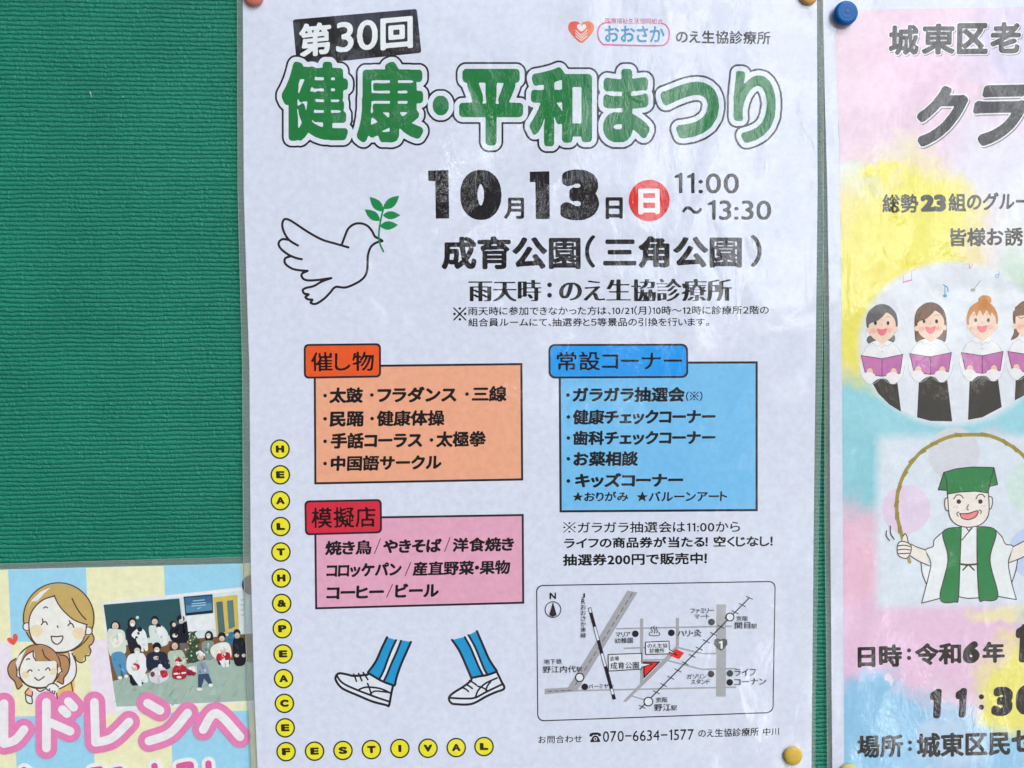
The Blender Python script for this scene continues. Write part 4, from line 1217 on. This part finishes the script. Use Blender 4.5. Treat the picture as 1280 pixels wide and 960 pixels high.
zr = Z(960, 0, 4.0)
DG = (30, 27, 24)
k = Ink(Q, 'contest_title_lettering', base=4)
def fancy(s, bx, wt, sl, sh, ow, off=(1.1, 1.2)):
    k.text(s, bx, None, wt, slope=sl, shear=sh, levels=[(ow * .8, (128, 124, 134))], shift=off)
    k.text(s, bx, DG, wt, slope=sl, shear=sh, levels=[(ow, (232, 232, 240))])
for ch, x0, x1, y0, y1 in (('城', 605, 755, 125, 275), ('東', 770, 935, 118, 273), ('区', 945, 1100, 115, 271), ('老', 1112, 1264, 110, 268)):
    fancy(ch, (960 + x0 / 4, 960 + x1 / 4, y0 / 4, y1 / 4), .042, -.01, .03, 1.3)
fancy('ク', (1146, 1206, 107.5, 183), .05, -.01, .22, 1.7, (1.4, 1.6))
fancy('ラ', (1215, 1282, 106, 182), .05, -.02, .22, 1.7, (1.4, 1.6))
k.build()
k = Ink(Q, 'invitation_lettering', base=4)
B2 = (62, 58, 54)
k.text('総勢', (1103, 1148, 242.5, 266), B2, .026, slope=-.01)
k.text('23', (1151, 1182.5, 243.2, 264.6), B2, .07, slope=-.01)
k.text('組', (1185.7, 1207.5, 241.5, 264.2), B2, .03, slope=-.01)
k.text('のグループ', (1209, 1307, 240.4, 262.6), B2, .032, slope=-.008, shear=.08)
k.text('皆様お誘い', (1187.5, 1300, 284.5, 307.6), B2, .026, slope=-.012)
k.build()
k = Ink(Q, 'music_notes', base=4)
zs = Z(1020, 320, 4.3636)
PKN, BLN, GRN = (222, 128, 178), (84, 158, 214), (140, 158, 128)
k.strokes([(zs((476, 145), (476, 106)), .8), (zs((521, 132), (521, 84), (536, 72)), .8), (zs((476, 143), (521, 131)), 2.0)], PKN, curve=False, step=.2)
k.strokes([(zs((838, 70), (838, 44)), 1.0), (zs((838, 70), (856, 42)), .8)], PKN, curve=False, step=.2)
k.strokes([(zs((703, 216), (703, 160)), 1.0), (zs((694, 158), (716, 170), (720, 192)), 1.4)], BLN, step=.2); k.ellipse(*zs((703, 217))[0], 2.5, 2.0, BLN)
k.strokes([(zs((862, 182), (896, 134)), .8)], GRN); k.ellipse(*zs((856, 186))[0], 3.2, 2, GRN)
k.strokes([(zs((998, 106), (998, 84)), .8)], BLN); k.ring(*zs((988, 108))[0], 2.0, .8, BLN, n=20)
k.build()

def singer(cx, dy, hair, style, skirt, ex=None):
    """a chorus singer holding an open pink song book, drawn about x = cx"""
    k = Ink(Q, 'singer_drawing', base=4)
    def z(*pts): return zs(*[(cx + x, y + dy) for x, y in pts])
    SKN, SHD = (240, 200, 182), (178, 182, 204)
    body = z((-34, 452), (34, 452), (80, 480), (112, 545), (124, 600), (110, 650), (60, 690), (20, 660), (-20, 660), (-70, 690), (-110, 650), (-124, 600), (-112, 545), (-80, 480))
    if style == 'bun': k.ellipse(*z((14, 246))[0], 8.4, 6.0, hair)
    if style == 'low':
        k.ellipse(*z((-58, 448))[0], 6.0, 5.6, hair); k.ellipse(*z((46, 440))[0], 6.0, 6.4, hair)
    if style == 'long': k.poly(z((-86, 330), (-86, 440), (-76, 470), (-50, 462), (50, 458), (76, 470), (88, 430), (86, 350), (60, 310), (0, 300), (-60, 312)), hair, True)
    if style == 'tail': k.poly(z((-86, 320), (-80, 420), (-98, 470), (-60, 452), (-30, 400), (60, 400), (86, 350), (60, 310), (0, 300), (-60, 312)), hair, True)
    k.poly(z(*skirt), (60, 58, 58))
    k.poly(body, (226, 230, 244), True)
    k.strokes([(z((-50, 465), (-85, 488), (-112, 540)), .6), (z((50, 465), (85, 488), (112, 540)), .6), (z((-124, 590), (-112, 642), (-80, 684), (-40, 684), (-4, 652)), .5), (z((124, 590), (112, 642), (80, 684), (40, 684), (4, 652)), .5)], SHD, step=.2)
    k.ellipse(*z((0, 352))[0], 19.8, 23, hair, n=40)
    k.poly(z((-26, 430), (26, 430), (30, 462), (0, 476), (-30, 462)), SKN)
    k.poly(z((-72, 372), (-66, 330), (-30, 300), (30, 300), (68, 335), (74, 380), (64, 418), (36, 446), (0, 455), (-36, 446), (-64, 418)), SKN, True)
    k.ellipse(*z((-76, 395))[0], 2.6, 3.4, SKN); k.ellipse(*z((76, 390))[0], 2.6, 3.4, SKN)
    if style == 'bun': k.poly(z((-76, 340), (-60, 285), (0, 262), (60, 285), (78, 340), (62, 318), (56, 300), (44, 335), (24, 300), (4, 332), (-14, 300), (-30, 335), (-46, 302), (-62, 330)), hair)
    elif style == 'tail': k.poly(z((-80, 345), (-74, 290), (0, 252), (74, 290), (80, 345), (40, 336), (-40, 336)), hair)
    else: k.poly(smooth(z((-84, 376), (-86, 330), (-68, 286), (-30, 262), (10, 257), (50, 272), (78, 306), (84, 350)), False) + smooth(z((70, 336), (52, 308), (28, 290)), False) + smooth(z((10, 314), (-26, 344), (-64, 358), (-78, 384)), False), hair)
    if style == 'low': k.ellipse(*z((-78, 416))[0], 1.6, 2.2, (232, 236, 244))
    k.poly(z((-52, 462), (-30, 450), (0, 474), (30, 450), (52, 462), (30, 480), (14, 474), (0, 490), (-14, 476), (-34, 482)), (232, 236, 246))
    k.strokes([(z((-50, 465), (-34, 482), (-14, 476), (0, 490), (14, 476), (34, 482), (50, 465)), .5)], SHD, step=.2)
    k.ellipse(*z((0, 512))[0], .9, .9, SHD, n=12)
    k.ellipse(*z((-48, 398))[0], 3.6, 3.0, (242, 176, 160)); k.ellipse(*z((46, 394))[0], 3.6, 3.0, (242, 176, 160))
    if style == 'tail':
        k.strokes([(z((-54, 345), (-40, 352), (-26, 344)), .8), (z((26, 344), (40, 352), (54, 345)), .8)], (70, 50, 46), step=.2)
    else:
        for x in (-36, 33): k.ellipse(*z((x, 356))[0], 1.8, 2.5, (52, 44, 44), n=20)
        k.strokes([(z((22, 324), (36, 320), (48, 326)), .5)] + ([(z((-52, 330), (-38, 324), (-26, 328)), .5)] if style == 'bun' else []), (150, 110, 90), step=.2)
    k.ellipse(*z((-2, 366))[0], 1.4, 1.0, (228, 172, 156), n=14)
    k.poly(z((-28, 386), (0, 390), (28, 384), (20, 412), (2, 424), (-18, 414)), (228, 116, 130), True)
    k.poly(z((-116, 530), (0, 548), (116, 524), (100, 632), (0, 648), (-92, 634)), (104, 52, 100))
    k.poly(z((-112, 535), (-2, 552), (-2, 644), (-89, 630)), (190, 114, 172)); k.poly(z((2, 552), (111, 529), (97, 628), (2, 644)), (184, 108, 168))
    for x in (-66, 64):
        k.ellipse(*z((x, 622))[0], 3.8, 4.6, (240, 196, 164)); k.ellipse(*z((x - 6, 646))[0], 8.2, 5.2, (230, 233, 246))
    k.build()
singer(360, 10, (92, 96, 98), 'low', ((-66, 660), (82, 660), (104, 840), (40, 800), (-20, 740)))
singer(625, 0, (104, 70, 52), 'long', ((-62, 650), (88, 650), (118, 902), (0, 900), (-74, 880)))
singer(907, -6, (194, 124, 58), 'bun', ((-68, 660), (84, 660), (106, 830), (0, 886), (-78, 900)))
singer(1160, -12, (110, 72, 52), 'tail', ((-70, 665), (84, 665), (100, 700), (0, 760), (-76, 800)))

# -- man twirling a staff
k = Ink(Q, 'staff_dancer_drawing', base=4)
zd = Z(1080, 540, 4.0)
STF = (156, 142, 66)
k.strokes([(zd((228, 650), (205, 580), (182, 490), (166, 420), (164, 350), (172, 290), (200, 210), (240, 150), (290, 95), (350, 58), (415, 28), (480, 15), (600, 14), (650, 26), (700, 48), (760, 86), (800, 122), (850, 190), (880, 280), (890, 400), (866, 520)), 4.5)], STF)
for i, (x, y, a) in enumerate(((205, 210, 1.2), (240, 145, .9), (293, 98, .7), (350, 58, .5), (470, 15, .1), (600, 14, 0), (705, 52, -.5), (755, 84, -.6), (175, 285, 1.4), (163, 360, 1.5), (166, 420, 1.7), (180, 490, 1.8))):
    (px, py), = zd((x, y))
    k.poly([(px + c * 4.2 * math.cos(a) - s2 * 3.3 * math.sin(a), py - c * 4.2 * math.sin(a) - s2 * 3.3 * math.cos(a)) for c, s2 in ((-1, -.4), (1, -1), (1, .6), (-1, 1))], (148, 132, 58))
OU, SKD, GD, KW = (62, 54, 54), (240, 222, 216), (46, 126, 74), (224, 230, 244)
ow = 1.25
def out(*ls): k.strokes([(zd(*p), ow) for p in ls], OU, step=.22)
# sleeves and robe
k.poly(zd((395, 500), (350, 540), (345, 575), (308, 590), (330, 660), (290, 680), (312, 760), (288, 856), (380, 834), (470, 826), (580, 828), (670, 822), (762, 838), (738, 756), (768, 640), (720, 652), (745, 572), (710, 545), (660, 495), (560, 470), (490, 475)), KW)
out(((395, 500), (352, 538), (345, 572), (308, 590), (330, 640), (330, 690), (288, 856)), ((288, 856), (380, 832)), ((285, 655), (292, 710), (312, 760)), ((660, 492), (690, 525), (708, 560), (746, 574), (722, 650), (738, 750), (762, 838)), ((762, 838), (670, 822)), ((768, 635), (760, 690), (738, 756)), ((470, 822), (520, 832), (580, 828)))
# arms
k.poly(zd((308, 590), (240, 560), (225, 610), (270, 640), (326, 668)), SKD); out(((308, 590), (262, 574), (236, 560)), ((228, 618), (270, 644), (328, 670)))
k.poly(zd((746, 574), (800, 545), (850, 520), (850, 590), (800, 620), (724, 654)), SKD); out(((746, 574), (800, 546), (850, 520)), ((724, 654), (790, 628), (850, 590)))
# hand
k.poly(zd((170, 556), (190, 544), (200, 512), (214, 510), (220, 545), (236, 570), (234, 610), (212, 632), (176, 624), (166, 600)), SKD, True)
out(((196, 520), (206, 508), (216, 525), (222, 552), (236, 572), (232, 606), (212, 632), (178, 622), (166, 596), (170, 560), (190, 546), (226, 556)), ((170, 570), (200, 566), (230, 572)), ((168, 590), (200, 586), (230, 590)), ((172, 608), (200, 608), (226, 606)))
# vest
k.poly(smooth(zd((487, 475), (395, 500), (420, 640), (380, 832), (455, 850), (472, 830), (480, 660), (487, 475)))[:-1], GD)
k.poly(smooth(zd((565, 472), (660, 495), (630, 640), (670, 822), (600, 842), (576, 830), (566, 660), (565, 472)))[:-1], GD)
out(((487, 475), (395, 500), (420, 640), (380, 832), (455, 850), (472, 830), (480, 660), (487, 475)), ((565, 472), (660, 495), (630, 640), (670, 822), (600, 842), (576, 830), (566, 660), (565, 472)))
out(((490, 540), (540, 480)), ((512, 478), (524, 494), (534, 484)))
k.strokes([(zd((478, 660), (520, 664), (570, 660)), 2.4), (zd((520, 664), (495, 690)), 1.8), (zd((524, 664), (550, 690)), 1.8)], (74, 74, 62))
# head
k.ellipse(*zd((412, 360))[0], 3.2, 8.4, SKD); k.ellipse(*zd((632, 352))[0], 3.2, 8.4, SKD)
out(((422, 328), (406, 335), (404, 370), (412, 392), (424, 392)), ((622, 322), (640, 328), (642, 358), (634, 384), (624, 384)))
k.poly(zd((418, 300), (622, 295), (625, 400), (605, 445), (570, 468), (520, 476), (470, 468), (438, 440), (424, 400)), SKD)
out(((418, 300), (424, 400), (438, 440), (470, 466), (520, 476), (570, 468), (605, 445), (625, 400), (622, 300)))
k.poly(zd((372, 288), (400, 200), (460, 182), (540, 174), (650, 178), (668, 262), (632, 272), (620, 304), (560, 296), (480, 300), (418, 310), (416, 290)), GD)
k.strokes([(zd((372, 289), (400, 202), (460, 184), (540, 175), (650, 178), (668, 262), (630, 272)), ow), (zd((372, 289), (416, 291), (412, 240), (400, 202)), ow), (zd((418, 310), (416, 290)), ow), (zd((418, 310), (480, 300), (560, 296), (620, 305), (628, 262), (650, 180)), ow)], OU, curve=False, step=.22)
for x in (474, 582): k.ellipse(*zd((x, 348))[0], 2.8, 2.8, (70, 50, 48))
out(((448, 335), (464, 316), (484, 316), (496, 330)), ((560, 334), (572, 315), (592, 312), (604, 326)), ((522, 364), (514, 384), (522, 390)), ((474, 400), (464, 408), (472, 422)), ((578, 390), (586, 396), (584, 408)))
k.strokes([(zd((448, 380), (456, 370)), .7), (zd((462, 380), (470, 370)), .7), (zd((584, 374), (592, 364)), .7), (zd((598, 374), (606, 364)), .7)], (208, 150, 196), step=.2)
k.poly(zd((480, 408), (520, 406), (568, 394), (556, 426), (522, 438), (492, 430)), (226, 128, 132), True)
out(((478, 408), (520, 407), (570, 394), (558, 424), (522, 438), (490, 430), (480, 410)))
out(((132, 470), (134, 508), (152, 536)), ((114, 494), (112, 520), (128, 542)))
k.build()

k = Ink(Q, 'schedule_lettering', base=4)
B3 = (40, 38, 38)
k.text('日時', (1072, 1127.6, 806, 834), B3, .042, slope=-.025)
k.ellipse(1136.3, 813, 2.6, 2.6, B3); k.ellipse(1136.3, 822.5, 2.6, 2.6, B3)
k.text('令和', (1144, 1201.6, 803.7, 831), B3, .040, slope=-.025)
k.text('6', (1204, 1225, 801.5, 829), B3, .085, slope=0, shear=.12)
k.text('年', (1228, 1256, 802, 828.5), B3, .042, slope=-.02)
k.text('1', (1269, 1284, 780, 828), B3, .07, slope=0, shear=.06)
k.text('1', (1162, 1176.4, 861, 898), B3, .075, slope=0, shear=.06)
k.text('1', (1194, 1208, 860, 897), B3, .075, slope=0, shear=.06)
k.ellipse(1226.8, 871, 3.2, 3.2, B3); k.ellipse(1226.8, 884, 3.2, 3.2, B3)
k.text('3', (1240, 1266, 858.5, 895), B3, .085, slope=0, shear=.08)
k.text('0', (1270, 1296, 856, 893), B3, .085, slope=0, shear=.08)
k.text('場所', (1071.5, 1129, 918.8, 947), B3, .034, slope=-.03)
k.ellipse(1137.5, 928, 2.4, 2.4, B3); k.ellipse(1137.5, 936.5, 2.4, 2.4, B3)
k.text('城東区民', (1146.4, 1262.7, 915, 945.5), B3, .034, slope=-.03)
k.text('セ', (1264.5, 1290, 912.5, 940), B3, .045, slope=-.03)
k.build()

# ================================================================== pins
def lathe(name, prof, centre, mat, n=40, tilt=(0, 0)):
    """prof: (radius, height above the sheet) from the sheet outwards; axis along -Y"""
    v, f = [], []
    M3 = Matrix.Rotation(tilt[0], 3, 'X') @ Matrix.Rotation(tilt[1], 3, 'Z')
    for r, h in prof:
        for i in range(n):
            a = 2 * math.pi * i / n
            v.append(Vector(centre) + M3 @ Vector((r * math.cos(a), -h, r * math.sin(a))))
    for k in range(len(prof) - 1):
        for i in range(n):
            j = (i + 1) % n
            f.append((k * n + i, k * n + j, (k + 1) * n + j, (k + 1) * n + i))
    f.append([(len(prof) - 1) * n + i for i in range(n)])
    f.append([i for i in range(n)][::-1])
    return link_mesh(name, v, f, [mat], None, None, True)
def pin_mat(name, rgb, rough=.32):
    m = plain_mat(name, rgb, rough, .22)
    t = m.node_tree; p = t.nodes['Principled BSDF']
    geo = N(t, 'ShaderNodeNewGeometry')
    f = noise(t, geo.outputs['Position'], 900, 4, .65)
    mx = N(t, 'ShaderNodeMix', data_type='RGBA')
    mx.inputs['A'].default_value = tuple(c * .78 for c in rgb) + (1,); mx.inputs['B'].default_value = tuple(min(1, c * 1.12) for c in rgb) + (1,)
    t.links.new(f, mx.inputs['Factor']); t.links.new(mx.outputs['Result'], p.inputs['Base Color'])
    b = N(t, 'ShaderNodeBump'); b.inputs['Distance'].default_value = 1.0
    t.links.new(mth(t, 'MULTIPLY', noise(t, geo.outputs['Position'], 1500, 3, .6), .00006), b.inputs['Height']); t.links.new(b.outputs[0], p.inputs['Normal'])
    return m
MM = 0.001
DOME = [(.6, 0), (.6, .6), (2.6, .6), (3.6, .75), (4.1, 1.1), (4.28, 1.6), (4.3, 2.1), (4.2, 2.5), (3.95, 2.8), (3.5, 3.0), (2.9, 3.12), (2.75, 3.08), (2.5, 3.1), (1.3, 3.2), (1.1, 3.15), (.9, 3.2), (.15, 3.22)]
def pin(label, x, y, depth, prof, s, mat):
    # placed so that the middle of the head, not its foot, lies at (x, y)
    mid = prof[len(prof) // 2][1] * MM * s
    c = P(x, y, depth + mid); c = Vector((c.x, -depth, c.z))
    o = lathe('push_pin', [(r * MM * s, h * MM * s) for r, h in prof], c, mat)
    return tag(o, label, 'push pin', 'push pins')
pin('round blue push pin in the corner of the watercolour poster', 1058.6, 15.2, .0010, DOME, 1.02, pin_mat('blue_plastic', (.001, .135, .46)))
FLAT = [(.6, 0), (.6, .3), (3.0, .35), (3.5, .55), (3.6, .9), (3.45, 1.35), (2.9, 1.7), (2.0, 1.95), (1.0, 2.05), (.15, 2.08)]
pin('golden yellow push pin near the end of the contact line', 991.8, 945.4, .0020, FLAT, .98, pin_mat('gold_plastic', (.74, .50, .085), .4))
pin('pale orange push pin cut off by the photo edge beside the blue pin', 1011.6, -7.2, .0020, FLAT, .98, pin_mat('orange_plastic', (.84, .46, .15), .4))
pin('salmon pink push pin cut off by the photo edge at the upper left poster corner', 316.5, -6.2, .0020, FLAT, 1.0, pin_mat('salmon_plastic', (.72, .22, .16), .4))
pin('pale yellow push pin cut off at the foot of the watercolour poster', 1061.6, 966.5, .0010, FLAT, .98, pin_mat('pale_yellow_plastic', (.62, .58, .22), .4))
TACK = [(.5, 0), (.5, .1), (3.3, .15), (3.65, .3), (3.7, .5), (3.4, .8), (2.6, .95), (1.2, 1.05), (.2, 1.06)]
pin('flat brown push pin half hidden behind the festival poster edge', 315.2, 731, .0006, TACK, .98, pin_mat('brown_plastic', (.16, .055, .035), .45))

# ------------------------------------------------------------------ lint caught on the vinyl
def fibre(pts, wd):
    v, f = [], []
    for (x, y), r in zip(pts, wd):
        c = P(x, y, .00045)
        for i in range(6):
            a = math.pi * i / 3
            v.append(c + Vector((r * math.cos(a), r * math.sin(a), 0)))
    for k in range(len(pts) - 1):
        for i in range(6): f.append((k * 6 + i, k * 6 + (i + 1) % 6, k * 6 + 6 + (i + 1) % 6, k * 6 + 6 + i))
    f.append(list(range(6))[::-1]); f.append([(len(pts) - 1) * 6 + i for i in range(6)])
    return f, v
lm = plain_mat('lint', (.62, .68, .62), .9, .1)
f, v = fibre([(112.6, 114.6), (113.2, 116.2), (113.6, 118.4), (114.4, 122)], [.00013, .00017, .00008, .00004])
tag(link_mesh('lint_fibre', v, f, [lm]), 'short white lint fibre stuck on the green vinyl', 'lint')
f, v = fibre([(153, 120.6), (153.6, 121.2), (154, 122)], [.00009, .00018, .00009])
tag(link_mesh('lint_speck', v, f, [lm]), 'tiny white lint speck right of the fibre on the green vinyl', 'lint')

# ------------------------------------------------------------------ tidy up the font probe
bpy.data.objects.remove(_fo, do_unlink=True)
bpy.data.curves.remove(_fc)
